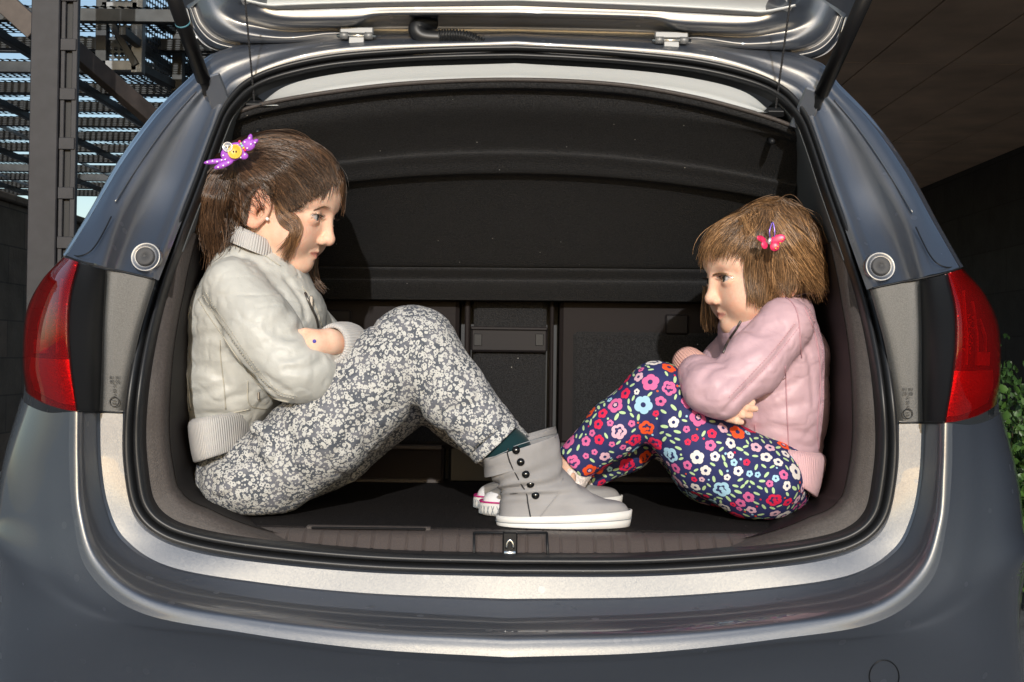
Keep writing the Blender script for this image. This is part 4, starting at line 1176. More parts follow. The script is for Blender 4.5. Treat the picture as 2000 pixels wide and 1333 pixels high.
# ---- raised tailgate
tgr = [
    [(370, 20, .345), (384, 62, .345), (412, 90, .345), (462, 101, .348), (560, 105, .35), (640, 106, .35), (690, 106, .35), (760, 105, .35), (1005, 100, .35)],
    [(372, 16, .333), (388, 54, .333), (418, 82, .333), (466, 94, .335), (560, 98, .335), (640, 99, .335), (690, 99, .335), (760, 98, .335), (1005, 94, .335)],
    [(378, 10, .345), (394, 48, .345), (424, 75, .345), (470, 87, .346), (560, 92, .347), (640, 93, .347), (690, 93, .347), (760, 92, .347), (1005, 88, .347)],
    [(386, 5, .335), (402, 42, .330), (430, 68, .326), (474, 80, .322), (560, 84, .322), (640, 80, .330), (690, 80, .335), (760, 86, .338), (1005, 84, .338)],
    [(400, -5, .325), (416, 30, .318), (444, 52, .312), (482, 66, .308), (560, 74, .308), (640, 66, .318), (690, 66, .330), (760, 72, .350), (1005, 72, .352)],
    [(412, -14, .322), (428, 18, .316), (456, 38, .316), (496, 50, .320), (560, 60, .322), (640, 58, .325), (690, 58, .333), (760, 52, .350), (1005, 52, .352)],
    [(426, -24, .318), (440, 6, .308), (468, 24, .300), (506, 38, .296), (560, 48, .296), (640, 49, .300), (690, 48, .303), (765, 37, .318), (1005, 37, .320)],
    [(436, -32, .31), (450, -2, .297), (480, 14, .287), (514, 27, .283), (560, 36, .284), (640, 38, .285), (700, 36, .285), (765, 29, .286), (1005, 29, .286)],
    [(444, -40, .305), (458, -8, .288), (488, 6, .276), (520, 16, .281), (560, 22, .283), (640, 22, .283), (700, 20, .283), (765, 16, .284), (1005, 14, .284)],
    [(452, -48, .300), (466, -14, .280), (494, 0, .268), (526, 8, .280), (560, 8, .282), (640, 5, .282), (700, 4, .282), (765, 1, .282), (1005, -2, .282)],
    [(470, -70, .25), (480, -40, .25), (500, -30, .25), (530, -26, .25), (560, -24, .25), (640, -24, .25), (700, -24, .25), (765, -24, .25), (1005, -26, .25)],
]
tail = loft('tailgate', tgr, M['paint'], CAR, n=120, sub=6)
tpan = [
    [(462, -2, .278), (492, 6, .277), (526, 12, .276), (560, 11, .276), (640, 8, .276), (765, 5, .276), (1005, 2, .276)],
    [(464, -6, .268), (495, 2, .266), (528, 8, .265), (560, 7, .265), (640, 4, .265), (765, 1, .265), (1005, -2, .265)],
    [(474, -60, .22), (500, -58, .22), (526, -56, .22), (560, -56, .22), (640, -58, .22), (765, -60, .22), (1005, -62, .22)],
    [(260, -1230, -.5), (320, -1230, -.5), (380, -1230, -.5), (460, -1230, -.5), (580, -1230, -.5), (765, -1230, -.5), (1008, -1230, -.5)]]
loft('tailgate_trim', tpan, M['white_trim'], tail, n=60, sub=5)
tsk = [
    [(366, 18, .352), (380, 64, .352), (408, 93, .352), (460, 104, .355), (560, 108, .357), (760, 106, .357), (1005, 101, .357)],
    [(330, -60, .30), (350, -40, .30), (390, -30, .31), (450, -25, .32), (560, -22, .33), (760, -22, .33), (1005, -24, .33)],
    [(150, -1260, -.5), (220, -1265, -.5), (300, -1270, -.5), (420, -1275, -.5), (560, -1280, -.5), (760, -1280, -.5), (1008, -1280, -.5)]]
loft('tailgate_skin', tsk, M['paint'], tail, n=60, sub=6)
for s in (-1, 1):
    loft('tailgate_flank', [
        [(370, 20, .345), (386, 5, .335), (412, -14, .322), (444, -40, .305), (470, -70, .25)],
        [(330, -70, .30), (345, -90, .29), (370, -110, .28), (400, -130, .26), (430, -150, .22)],
        [(150, -1260, -.5), (170, -1125, -.5), (190, -1120, -.5), (220, -1115, -.5), (270, -1105, -.5)]], M['paint'], tail, n=20, sub=6, center=False, side=s)
for x in (697, 1311):
    yy = 70 if x < 1000 else 79
    c = P(x, yy, .318); px = m_per_px(.318)
    b = MB()
    b.box((c[0] - 15 * px, .312, c[2] - 34 * px), (c[0] + 15 * px, .317, c[2] - 2 * px), bev=.001)
    b.box((c[0] - 33 * px, .312, c[2] + 2 * px), (c[0] + 33 * px, .320, c[2] + 16 * px), bev=.002)
    h = b.build('hinge', M['steel'], tail)
    for sx in (-24, 24):
        MB().tube([c + np.array([(sx - 8) * px, -.006, -2 * px]), c + np.array([(sx + 8) * px, -.006, -2 * px])], .0062, 12).build('hinge_knuckle', M['steel'], h, True)
    MB().tube([c + np.array([-38 * px, -.006, -2 * px]), c + np.array([38 * px, -.006, -2 * px])], .0028, 10).build('hinge_pin', M['chrome'], h, True)
# cable conduit: rubber elbow and corrugated hose
pt = PP([(852, 46, .335), (826, 46, .325), (813, 58, .318), (826, 72, .315), (862, 75, .313)])
b = MB(); b.tube(crom(pt, 30), np.r_[np.linspace(.010, .0145, 12), np.linspace(.0145, .0115, 18)], 16)
cd = b.build('conduit_elbow', M['rubber'], tail, True)
pt = crom(PP([(858, 71, .313), (880, 70, .310), (905, 72, .310), (928, 80, .312), (948, 92, .315)]), 120)
MB().tube(pt, .0105 + .0017 * np.sin(np.arange(120) * 2 * math.pi / 7.0), 16).build('corrugated_hose', M['rubber'], cd, True)

# gas struts
for s, (x0, y0, x1, y1) in ((-1, (326, -40, 398, 158)), (1, (1706, -40, 1603, 186))):
    a, e = P(x0, y0, .06), P(x1, y1, .225)
    MBs = MB(); MBs.tube([a, a + (e - a) * .985], .0118, 20)
    st = MBs.build('gas_strut', M['black'], CAR, True)
    d = (e - a) / np.linalg.norm(e - a)
    MB().tube([e - d * .006, e + d * .004, e + d * .012, e + d * .026, e + d * .030], [.0085, .0085, .0075, .0095, .004], 14).build('strut_end', M['satin_black'], st, True)
    q = a + (e - a) * .42
    if s < 0:
        MB().tube([a + (e - a) * .40 , a + (e - a) * .415], .0121, 20).build('strut_label', M['label_blue'], st, True)
    k = P(x1 + (28 if s < 0 else -28), y1 + 30, .245)
    w = .017
    sx = 1 if s < 0 else -1
    MB().box(k + np.array([-w, -.006, -.036]), k + np.array([w, .0, .036]), bev=.005, R=Matrix.Rotation(rad(-18 * sx), 3, 'Y') @ Matrix.Rotation(rad(28), 3, 'X')).build('strut_bracket', M['paint'], CAR)

# moulded code on the grained panels
def text_mesh(body, size):
    cu = bpy.data.curves.new('t', 'FONT'); cu.body = body; cu.size = size; cu.extrude = .0002; cu.align_x = 'CENTER'; cu.align_y = 'CENTER'
    o = bpy.data.objects.new('t', cu); COL.objects.link(o)
    me = bpy.data.meshes.new_from_object(o.evaluated_get(bpy.context.evaluated_depsgraph_get()))
    bpy.data.objects.remove(o); bpy.data.curves.remove(cu)
    v = np.array([q.co for q in me.vertices]); f = [tuple(p.vertices) for p in me.polygons]
    bpy.data.meshes.remove(me)
    return v, f
for (x, y, sgn) in ((224, 743, -1), (1774, 766, 1)):
    b = MB()
    o0 = P(x, y, -.0085)
    pxm = m_per_px(0)
    def put(txt, dx, dy, size, rot=0):
        v, f = text_mesh(txt, size * pxm)
        if rot: v = np.stack([-v[:, 1], v[:, 0], v[:, 2]], 1)
        w = np.stack([o0[0] + v[:, 0] + dx * pxm, o0[1] - v[:, 2], o0[2] + v[:, 1] - dy * pxm], 1)
        b.add(w, f)
    put('R1 R1', 0, -5, 8.5); put('02 02', 0, 3, 8.5)
    put('2a 02 S1', 0, 20, 8, 1)
    put('E1', 0, 42, 10, 1)
    t = np.linspace(0, 2 * math.pi, 25)
    b.tube(np.stack([o0[0] + 9 * pxm * np.cos(t), np.full(25, o0[1]), o0[2] - 42 * pxm + 9 * pxm * np.sin(t)], 1), .0007, 5, cap=False)
    b.build('moulded_code', M['printing'], CAR)
# ------------------------------------------------------------------ surroundings
g = MB(); g.box((-60, -40, -.2), (60, 120, 0)); tag(g.build('ground', M['ground']), kind='structure')

def uvmesh(name, v, f, uv, mt, parent=None):
    me = bpy.data.meshes.new(name); me.from_pydata([tuple(q) for q in v], [], f)
    l = me.uv_layers.new(name='UVMap')
    for i, lp in enumerate(me.loops): l.data[i].uv = uv[lp.vertex_index]
    return link(name, me, mt, parent, False)

def sheet(name, o, u, w, mt, parent, th=.004):
    o, u, w = np.array(o, float), np.array(u, float), np.array(w, float)
    n_ = np.cross(u, w); n_ /= np.linalg.norm(n_)
    lu, lw = np.linalg.norm(u), np.linalg.norm(w)
    return uvmesh(name, [o, o + u, o + u + w, o + w], [(0, 1, 2, 3)], [(0, 0), (lu, 0), (lu, lw), (0, lw)], mt, parent)

# right: soffit over the pavement, stone wall beyond
HS = .95 + 1.9
so = empty('soffit', (2.4, 8, HS)); tag(so, 'brown panelled soffit overhead on the right of the car', 'soffit')
xs_ = [.30, .80, 1.30, 1.75, 2.24, 2.75, 3.25, 3.80, 4.42]; ys_ = [5.05, 7.75, 10.5, 13.2, 16.0, 19.0]
for i in range(len(xs_) - 1):
    for j in range(len(ys_) - 1):
        MB().box((xs_[i] + .006, ys_[j] - 1.8 + .006, HS), (xs_[i + 1] - .006, ys_[j + 1] - 1.8 - .006, HS + .04), bev=.003).build('soffit_panel', M['soffit'], so)
MB().box((.2, 3.2, HS + .03), (4.6, 17.4, HS + .3)).build('soffit_back', M['dark_trim'], so)
w = MB().box((4.42, -1.0, 0), (4.8, 24, 4.2)); tag(w.build('stone_wall', M['stone_dim']), 'dim stone wall under the brown soffit', 'wall')
w = MB().box((-.2, 17.6, 0), (4.42, 18, 4.2)); tag(w.build('end_wall', M['stone_dim']), 'dark wall closing the far end under the soffit, behind the car', 'wall')

# left: stone wall
w = MB(); w.box((-4.5, 3.0, 0), (-4.05, 26, .95 + 1.20), bev=.01); w.box((-4.55, 3.0, .95 + 1.20), (-4.0, 26, .95 + 1.26), bev=.01)
tag(w.build('garden_wall', M['stone']), 'weathered grey stone block wall on the left, behind the steel post', 'wall')

# left: steel post with battened slots
YP = 5.4
a, b_ = P(50, 600, YP), P(140, 600, YP)
pxm = m_per_px(YP)
post = empty('steel_post', ((a[0] + b_[0]) / 2, YP, 0)); tag(post, 'tall grey steel post with ladder-like dark slots left of the car', 'post')
x0, x1 = a[0], b_[0]
zt_ = 4.2
MB().box((x0, YP, 0), (x0 + 56 * pxm, YP + .06, zt_), bev=.006).build('post_channel', M['post'], post)
MB().box((x0 + 57 * pxm, YP + .02, 0), (x0 + 66 * pxm, YP + .06, zt_), bev=.004).build('post_web', M['post'], post)
MB().box((x0 + 79 * pxm, YP + .02, 0), (x1, YP + .06, zt_), bev=.004).build('post_flange', M['post'], post)
MB().box((x0 + 66 * pxm, YP + .045, 0), (x0 + 80 * pxm, YP + .055, zt_)).build('slot_shade', M['satin_black'], post)  # black strip: the shade inside the slots put into its colour
k = 0; z = .1
while z < zt_:
    MB().box((x0 + 57 * pxm, YP + .010, z), (x1 - 2 * pxm, YP + .03, z + .07), bev=.003).build('batten', M['post'], post)
    z += .292
# steel walkway with perforated sheets overhead
wk = empty('steel_walkway', (-3.6, 10, 0)); tag(wk, 'perforated steel walkway and stair frame overhead on the left', 'walkway')
rnd = random.Random(3)
def beam(p, q, w, h, mt, nm='beam'):
    p, q = np.array(p, float), np.array(q, float)
    d = q - p; ln = np.linalg.norm(d); R = Vector(d).to_track_quat('X', 'Z').to_matrix()
    c = (p + q) / 2
    return MB().box(c - np.array([ln / 2, w / 2, h / 2]), c + np.array([ln / 2, w / 2, h / 2]), R=np.array(R), bev=.004).build(nm, mt, wk)
# one deck seen from below: perforated sheets on joists, some bays open
def XY(px, Y): return (px - 1000) / FPX * (Y + 1.8)
ZD = 3.32
ys_ = [6.6 + .78 * i for i in range(13)]
gx = [-9.4, -8.1, -6.9, -5.7, -4.6, -3.6, -2.7, -1.9]
for i in range(len(ys_) - 1):
    for a, b_ in zip(gx[:-1], gx[1:]):
        if rnd.random() < .07: continue
        sheet('deck_sheet', (a, ys_[i] + .03, ZD + rnd.uniform(0, .02)), (b_ - a, 0, 0), (0, .70, 0), M['perf'], wk)
for i, y in enumerate(ys_):
    beam((gx[0], y, ZD - .06), (gx[-1], y, ZD - .06), .07, .09, M['dark_steel'], 'joist')
    if i % 2: beam((gx[0], y + .3, ZD - .03), (gx[-1], y + .3, ZD - .03), .05, .05, M['dark_steel'], 'joist')
for x in gx: beam((x, ys_[0], ZD - .16), (x, ys_[-1], ZD - .12), .05, .06, M['dark_steel'], 'girder')
for k in range(5):
    x = gx[1] + 1.45 * k
    beam((x, 7, ZD - .09), (x, 15, ZD - .09), .03, .03, M['zinc'], 'edge_angle')
# caged stair hanging above it
YC_ = 7.0
xa, xb, xc = XY(192, YC_), XY(262, YC_), XY(296, YC_)
z0c = .95 + 560 / FPX * (YC_ + 1.8); z1c = 6.2
sheet('cage_screen', (xa, YC_, z0c), (xb - xa, 0, 0), (0, 0, z1c - z0c), M['perf2'], wk)
sheet('cage_screen', (xb, YC_, z0c), (.5, 3.2, 0), (0, 0, z1c - z0c), M['perf2'], wk)
sheet('cage_screen', (xc, YC_ + .6, z0c + .2), (XY(345, YC_) - xc, .9, 0), (0, 0, z1c - z0c), M['perf2'], wk)
sheet('cage_floor', (xa, YC_, z0c), (xb - xa, 0, 0), (.5, 3.2, 0), M['perf2'], wk)
for (x, y, mt) in ((xa, YC_ - .02, 'dark_steel'), (xb, YC_ - .02, 'lightsteel'), (xb + .25, YC_ + 1.6, 'dark_steel'), (xb + .5, YC_ + 3.2, 'dark_steel'), (xc, YC_ + .58, 'dark_steel'), (XY(345, YC_), YC_ + 1.5, 'dark_steel'), (xc + .12, YC_ + .9, 'dark_steel')):
    beam((x, y, z0c - .05), (x, y, z1c), .08, .08, M[mt], 'cage_post')
for z in (z0c, z0c + .42, z0c + .95, z0c + 1.6):
    beam((xa, YC_ - .03, z), (xb, YC_ - .03, z), .06, .07, M['lightsteel'], 'cage_rail')
    beam((xb, YC_, z), (xb + .5, YC_ + 3.2, z), .06, .06, M['dark_steel'], 'cage_rail')
beam((xa, YC_ - .05, z0c + .42), (xb, YC_ - .05, z0c), .05, .05, M['dark_steel'], 'cage_brace')
beam((xb, YC_ + .1, z0c + .9), (xb + .5, YC_ + 3, z0c + .1), .05, .06, M['dark_steel'], 'cage_brace')
# sloping stringers
beam(P(128, 84, 5.9), P(345, 272, 6.6), .08, .11, M['brown_steel'], 'stringer')
beam(P(-30, -30, 6.2), P(72, 62, 6.2), .08, .14, M['brown_steel'], 'stringer')
for (x, y) in ((-9.2, ys_[-1]), (-2.0, ys_[-1]), (-9.2, 7.2)):
    beam((x, y, 0), (x, y, ZD - .1), .16, .16, M['dark_steel'], 'leg')

# shrubs at the right
def shrub(c, r, n, seed, label, mt):
    rr = random.Random(seed); v = []; f = []; 
    root = empty('shrub', (c[0], c[1], 0)); tag(root, label, 'shrub')
    k = 0
    for i in range(n):
        th = rr.uniform(0, 2 * math.pi); u = rr.uniform(-.9, 1); rad_ = (rr.random() ** .35)
        lump = 1 + .22 * math.sin(th * 5 + seed) + .15 * math.sin(u * 9 + th * 3)
        d = np.array([math.cos(th) * math.sqrt(max(0, 1 - u * u)), math.sin(th) * math.sqrt(max(0, 1 - u * u)), u])
        p = np.array([c[0], c[1], c[2]]) + d * np.array(r) * rad_ * lump
        a = d * .8 + np.array([rr.gauss(0, .5), rr.gauss(0, .5), rr.gauss(.2, .5)]); a /= np.linalg.norm(a)
        b = np.cross(a, [rr.gauss(0, 1), rr.gauss(0, 1), rr.gauss(0, 1)]); b /= np.linalg.norm(b)
        nn_ = np.cross(a, b)
        s = rr.uniform(.022, .040); w_ = s * .42
        v += [p, p + a * s * .35 + b * w_ + nn_ * .003, p + a * s * .75 + b * w_ * .8 + nn_ * .001, p + a * s * 1.15 - nn_ * .004, p + a * s * .75 - b * w_ * .8 + nn_ * .001, p + a * s * .35 - b * w_ + nn_ * .003]
        f += [(k, k + 1, k + 2, k + 3), (k, k + 3, k + 4, k + 5)]; k += 6
    mesh('foliage', v, f, M[mt], root)
    b = MB()
    for i in range(14):
        t = np.array([c[0] + rr.gauss(0, r[0] * .4), c[1] + rr.gauss(0, r[1] * .4), c[2] + r[2] * rr.uniform(.1, .7)])
        b.tube(crom(np.array([[c[0], c[1], -.02], [(c[0] + t[0]) / 2 + rr.gauss(0, .03), (c[1] + t[1]) / 2, t[2] * .5], t]), 8), np.linspace(.010, .003, 8), 5)
    b.build('stem', M['twig'], root)
shrub((2.12, 2.7, .45), (.42, .55, .40), 5200, 1, 'leafy green shrub at the right edge beside the bumper', 'leaf')
shrub((2.5, 4.3, .45), (.5, .7, .50), 4200, 2, 'darker green shrub behind the leafy one by the stone wall', 'leaf_dark')
DY = -0.035
# ------------------------------------------------------------------ the older girl, left
def J(x, y, d, r): return (x, y, d, r)
SKIN = (.78, .535, .405)
def older_girl():
    root_loc = P(480, 1015, .30)
    H = .2165
    ph = rad(13)
    fw = np.array([math.cos(ph), -math.sin(ph), 0]); th = rad(11)
    fwd = fw * math.cos(th) + np.array([0, 0, -math.sin(th)]); up = fw * math.sin(th) + np.array([0, 0, math.cos(th)])
    hd = Head(P(549, 399, .29), fwd, up, H, .9)
    YC = .30 + DY
    torso = [J(512, 545, .30, 78), J(494, 630, .30, 122), J(456, 740, .30, 94), J(437, 825, .30, 66), J(442, 880, .30, 58)]
    arm_n = [J(458, 562, .195, 60), J(512, 645, .165, 67), J(572, 722, .150, 60), J(600, 730, .165, 50), J(645, 712, .215, 40), J(700, 690, .28, 34)]
    arm_f = [J(520, 560, .41, 58), J(600, 660, .43, 60), J(690, 730, .40, 50), J(690, 690, .28, 38), J(668, 668, .20, 30)]
    leg_n = [J(520, 928, .235, 86), J(640, 836, .215, 97), J(780, 708, .20, 86), J(808, 686, .20, 86), J(884, 772, .185, 67), J(962, 856, .170, 56)]
    leg_f = [J(520, 928, .375, 86), J(640, 856, .40, 96), J(800, 740, .41, 84), J(822, 722, .41, 82), J(905, 800, .40, 68), J(1000, 890, .385, 50)]
    def body(p):
        d = hd.field(p)
        d = smin(d, chain(p, [J(540, 425, .295, 46), J(512, 480, .30, 42), J(500, 545, .30, 46)], .02), .035)
        d = smin(d, chain(p, torso, .03, -.014, 1.22, YC), .02)
        for ch in (arm_n, leg_n, leg_f): d = smin(d, chain(p, ch, .01, -.016), .012)
        d = smin(d, chain(p, arm_f, .01, -.012), .012)
        # far forearm and the hand that tucks under the near sleeve
        d = smin(d, chain(p, [J(675, 668, .20, 24), J(640, 668, .165, 23), J(612, 672, .150, 25), J(592, 680, .150, 22)], .01), .01)
        for (x0, y0, x1, y1, x2, y2) in ((592, 668, 570, 672, 556, 680), (590, 678, 566, 684, 552, 692), (590, 688, 568, 695, 556, 702), (594, 696, 576, 704, 566, 710)):
            d = smin(d, chain(p, [J(x0, y0, .150, 8), J(x1, y1, .150, 7), J(x2, y2, .158, 6)], .004), .006)
        d = smin(d, chain(p, [J(612, 658, .150, 9), J(596, 650, .148, 8), J(584, 650, .15, 7)], .004), .008)
        # shins down to the feet inside the boots
        d = smin(d, chain(p, [J(962, 856, .17, 34), J(1020, 940, .165, 30), J(1020, 990, .165, 26), J(1180, 1002, .165, 14)], .01), .01)
        d = smin(d, chain(p, [J(1000, 890, .385, 34), J(1040, 930, .37, 28), J(1040, 965, .37, 24), J(1170, 972, .37, 12)], .01), .01)
        return d
    root = sdf_obj('person', body, P(330, 1050, .30) * [1, 0, 1] + [0, .02, -.01], P(1260, 240, .30) * [1, 0, 1] + [0, .56, .02], .0027, M['skin'], None,
                   col={'tint': lambda v: hd.tint(v, SKIN)})
    tag(root, 'older girl in cream leather jacket and grey floral trousers sitting with crossed arms', 'person')
    eyeballs(hd, np.array([1, -.08, -.05]), root, (.075, .07, .065))
    # ink dot on the wrist, small mole-free skin otherwise
    q, hit = onsurf(body, [(614, 667)], .0003)
    v, f = ellipsoid_vf(q[0], (.0030, .0012, .0030)); mesh('ink_dot', v, f, M['ink'], root)
    q, hit = onsurf(body, [(522, 428)], .0008)
    v, f = ellipsoid_vf(q[0], (.0030, .0030, .0030)); mesh('earring', v, f, M['pearl'], root)
    # ---- trousers
    def tr0(p):
        d = ell(p, P(502, 932, .30), (112 * m_per_px(.3), .150, 84 * m_per_px(.3)))
        d = smin(d, chain(p, [J(444, 900, .30, 52), J(482, 935, .30, 76)], .02, 0, 1.15, YC), .03)
        for lg in (leg_n, leg_f): 
            e = chain(p, lg, .012)
            end, prev = P(*lg[-1][:3]), P(*lg[-2][:3]); ax = (end - prev) / np.linalg.norm(end - prev)
            e = smax(e, (p - end) @ ax, .006)
            d = smin(d, e, .018)
        # knotted front of the waist
        d = smin(d, chain(p, [J(505, 838, .17, 17), J(530, 850, .165, 19), J(528, 880, .16, 16), J(505, 880, .17, 12)], .01), .012)
        d = smax(d, FZ + .002 - p[:, 2], .012)
        d = d + .0020 * vnoise(p, 22, 1) +   .0050 * creases(p, 11, 2, (1.5, 1, .9)) * np.clip(.6 + vnoise(p, 8, 5), 0, 1) + .0012 * creases(p, 36, 9, (1.4, 1, 1))
        return d
    tr = groove(tr0, [([(808, 640), (806, 700), (800, 760), (808, 805)], .007, .006), ([(815, 812), (830, 770), (850, 740)], .004, .008),
                      ([(650, 900), (700, 830), (770, 800)], .004, .010), ([(560, 860), (600, 800), (660, 740)], .0035, .009),
                      ([(520, 870), (560, 900), (600, 950)], .004, .010), ([(410, 945), (450, 940), (500, 915)], .005, .006), ([(425, 975), (460, 960), (520, 925)], .0045, .006),
                      ([(880, 805), (905, 798), (945, 782)], .0045, .006), ([(855, 840), (890, 850), (930, 845)], .003, .006), ([(640, 1000), (690, 930), (740, 870)], .004, .007),
                      ([(500, 850), (520, 842), (540, 858), (530, 880)], .005, .004), ([(560, 840), (570, 870), (560, 920)], .004, .007), ([(900, 720), (930, 760), (950, 800)], .003, .008)], .004, .007)
    trousers = sdf_obj('trousers', tr, P(370, 1040, .30) * [1, 0, 1] + [0, .06, -.02], P(1060, 570, .30) * [1, 0, 1] + [0, .56, .02], .0036, M['floral'], root)
    # turned hem of the near trouser leg
    end, prev = P(*leg_n[-1][:3]), P(*leg_n[-2][:3]); ax = (end - prev) / np.linalg.norm(end - prev)
    nrm = np.cross(ax, [0, 1.0, 0]); rr = 54 * m_per_px(.17)
    ring_band('trouser_hem', end - ax * .006, end + ax * .012, nrm * rr, nrm * rr * 1.0, np.array([0, rr, 0]), np.array([0, rr, 0]) * 1.02,
              [(0, .0025), (.5, .003), (.9, .003), (1, .002), (1, -.003), (.6, -.003)], 1, M['floral'], trousers, 60)
    # socks
    for dx, dy, nm in ((0, 0, .17), (24, 20, .385)):
        def sk(p, dx=dx, dy=dy, nm=nm): return chain(p, [J(945 + dx, 838 + dy, nm, 44), J(992 + dx, 885 + dy, nm, 44), J(1020 + dx, 945 + dy, nm - .004, 38)], .01)
        sdf_obj('sock', sk, P(900, 1000, nm) * [1, 0, 1] + [0, nm - .08, 0], P(1120, 780, nm) * [1, 0, 1] + [0, nm + .08, 0], .004, M['sock'], root)
    # ---- boots
    lv = [((939, 897), (1090, 849), .052), ((955, 926), (1096, 888), .047), ((969, 944), (1105, 925), .045), ((977, 957), (1140, 953), .043), ((977, 972), (1176, 973), .043), ((976, 988), (1216, 982), .045), ((973, 1012), (1230, 1002), .047)]
    def boot(dx, dy_, first):
        rows = []; nth = 96; tt = np.linspace(0, 2 * math.pi, nth, endpoint=False)
        K = crom(np.array([[*a, *b, w] for a, b, w in lv]), 44)
        for i, (ax_, ay_, bx_, by_, w) in enumerate(K):
            a, b = P(ax_, ay_, .165), P(bx_, by_, .165); c = (a + b) / 2; h = (b - a) / 2
            ex = .82 if i > 18 else .92
            cs = np.sign(np.cos(tt)) * np.abs(np.cos(tt)) ** ex; sn = np.sign(np.sin(tt)) * np.abs(np.sin(tt)) ** ex
            tap = 1 - .18 * np.clip(np.cos(tt), 0, 1) * (i / 43.)
            r = c + cs[:, None] * h + np.array([0, 1, 0]) * (sn * w * tap)[:, None]
            wr = .0030 * np.sin(i * .9 + 3 * tt + 1.3 * np.sin(2 * tt)) * math.exp(-((i - 17) / 9.0) ** 2) + .0008 * np.sin(i * .5 + 5 * tt)
            out = r - c; out /= np.linalg.norm(out, axis=1, keepdims=True)
            rows.append(r + out * wr[:, None])
        rows = [rows[0] * .90 + rows[0].mean(0) * .10 + np.array([0, 0, -.03]), rows[0] * .94 + rows[0].mean(0) * .06, rows[0] + np.array([0, 0, .001])] + rows
        G = np.array(rows) + np.array([dx, dy_, 0])
        bt = grid('boot', G, M['canvas'], root, close=True)
        srows = []
        for (t, o) in ((0, .0), (.02, .003), (.45, .0035), (.5, .0022), (.56, .0035), (.95, .003), (1, .0), (1, -.03)):
            a = P(972, 1005, .165) * (1 - t) + P(974, 1028, .165) * t; b = P(1231, 995, .165) * (1 - t) + P(1226, 1028, .165) * t
            c = (a + b) / 2; h = (b - a) / 2; ln = np.linalg.norm(h)
            ex = .80
            cs = np.sign(np.cos(tt)) * np.abs(np.cos(tt)) ** ex; sn = np.sign(np.sin(tt)) * np.abs(np.sin(tt)) ** ex
            tap = 1 - .18 * np.clip(np.cos(tt), 0, 1)
            srows.append(c + cs[:, None] * h * (1 + o / ln) + np.array([0, 1, 0]) * (sn * (.047 + o) * tap)[:, None])
        grid('sole', np.array(srows) + np.array([dx, dy_, 0]), M['rubber_white'], bt, close=True, flip=True)
        q = np.array(srows[3]) + np.array([dx, dy_, 0]); q = q + (q - q.mean(0)) * .012
        v, f = tube_vf(np.vstack([q, q[:1]]), .0009, 5, False); mesh('sole_line', v, f, M['sole_line'], bt)
        return bt, G
    bt, G = boot(0, 0, True)
    Gf = G.reshape(-1, 3)
    def bs(pts):            # onto the camera side of the boot
        near_ = G[3:, :, :]; out = []
        for (x, y) in pts:
            w = P(x, y, .165); sel = near_[..., 1] < .165 + DY
            d2 = (near_[..., 0] - w[0]) ** 2 + (near_[..., 2] - w[2]) ** 2 + (~sel) * 9
            i = np.unravel_index(np.argmin(d2), d2.shape)
            q = P(x, y, near_[i][1] - .0016, False); out.append(q)
        return np.array(out)
    ln = bs([(993, 876), (991, 886), (997, 906), (1006, 924), (1016, 943), (1028, 964), (1031, 983), (1036, 1010)])
    v, f = tube_vf(crom(ln, 40), .0011, 6); mesh('flap_piping', v, f, M['black_piping'], bt)
    ln = bs([(1003, 870), (1030, 861), (1064, 852), (1086, 852)]); v, f = tube_vf(crom(ln + [0, -.001, -.002], 20), .0006, 5); mesh('top_stitch', v, f, M['sole_line'], bt)
    ln = bs([(944, 899), (965, 890), (992, 878)]); v, f = tube_vf(crom(ln + [0, -.001, -.002], 20), .0006, 5); mesh('top_stitch', v, f, M['sole_line'], bt)
    ln = bs([(1100, 935), (1090, 965), (1070, 990), (1055, 1010)]); v, f = tube_vf(crom(ln, 20), .0007, 5); mesh('side_seam', v, f, M['canvas'], bt)
    ln = bs([(978, 962), (1000, 965), (1024, 960)]); v, f = tube_vf(crom(ln, 20), .0008, 5); mesh('heel_seam', v, f, M['black_piping'], bt)
    for (x, y) in ((1008, 880), (1017, 903), (1027, 927), (1036, 946), (1046, 968)):
        q = bs([(x, y)])[0]
        MB().lathe(q + [0, .002, 0], (0, -1, .05), [(.0062, 0), (.0062, .0022), (.0052, .0042), (.003, .0054), (.0008, .0058)], 20).build('snap_button', M['snap'], bt, True)
    fx = P(1213, 985, .37) - P(1231, 1004, .165)
    boot(fx[0], .205, False)
    # ---- jacket
    def jk0(p):
        d = chain(p, torso[:4], .03, 0, 1.22, YC)
        d = smin(d, chain(p, [J(470, 526, .30, 52), J(535, 565, .30, 46), J(578, 612, .30, 56)], .03, 0, 1.7, YC), .03)
        d = smin(d, chain(p, arm_f, .015), .012)
        d = smin(d, chain(p, arm_n, .02), .010)
        # neck opening
        d = smax(d, -chain(p, [J(512, 505, .30, 36), J(535, 430, .295, 60)], .02), .01)
        e = P(646, 690, .17)
        d = d + .0014 * vnoise(p, 18, 3) + .0026 * creases(p, 13, 4) * np.clip(.5 + vnoise(p, 10, 5), 0, 1) + .0011 * creases(p, 34, 7, (1, 1, 1.5)) + .0005 * vnoise(p, 110, 6)
        return d
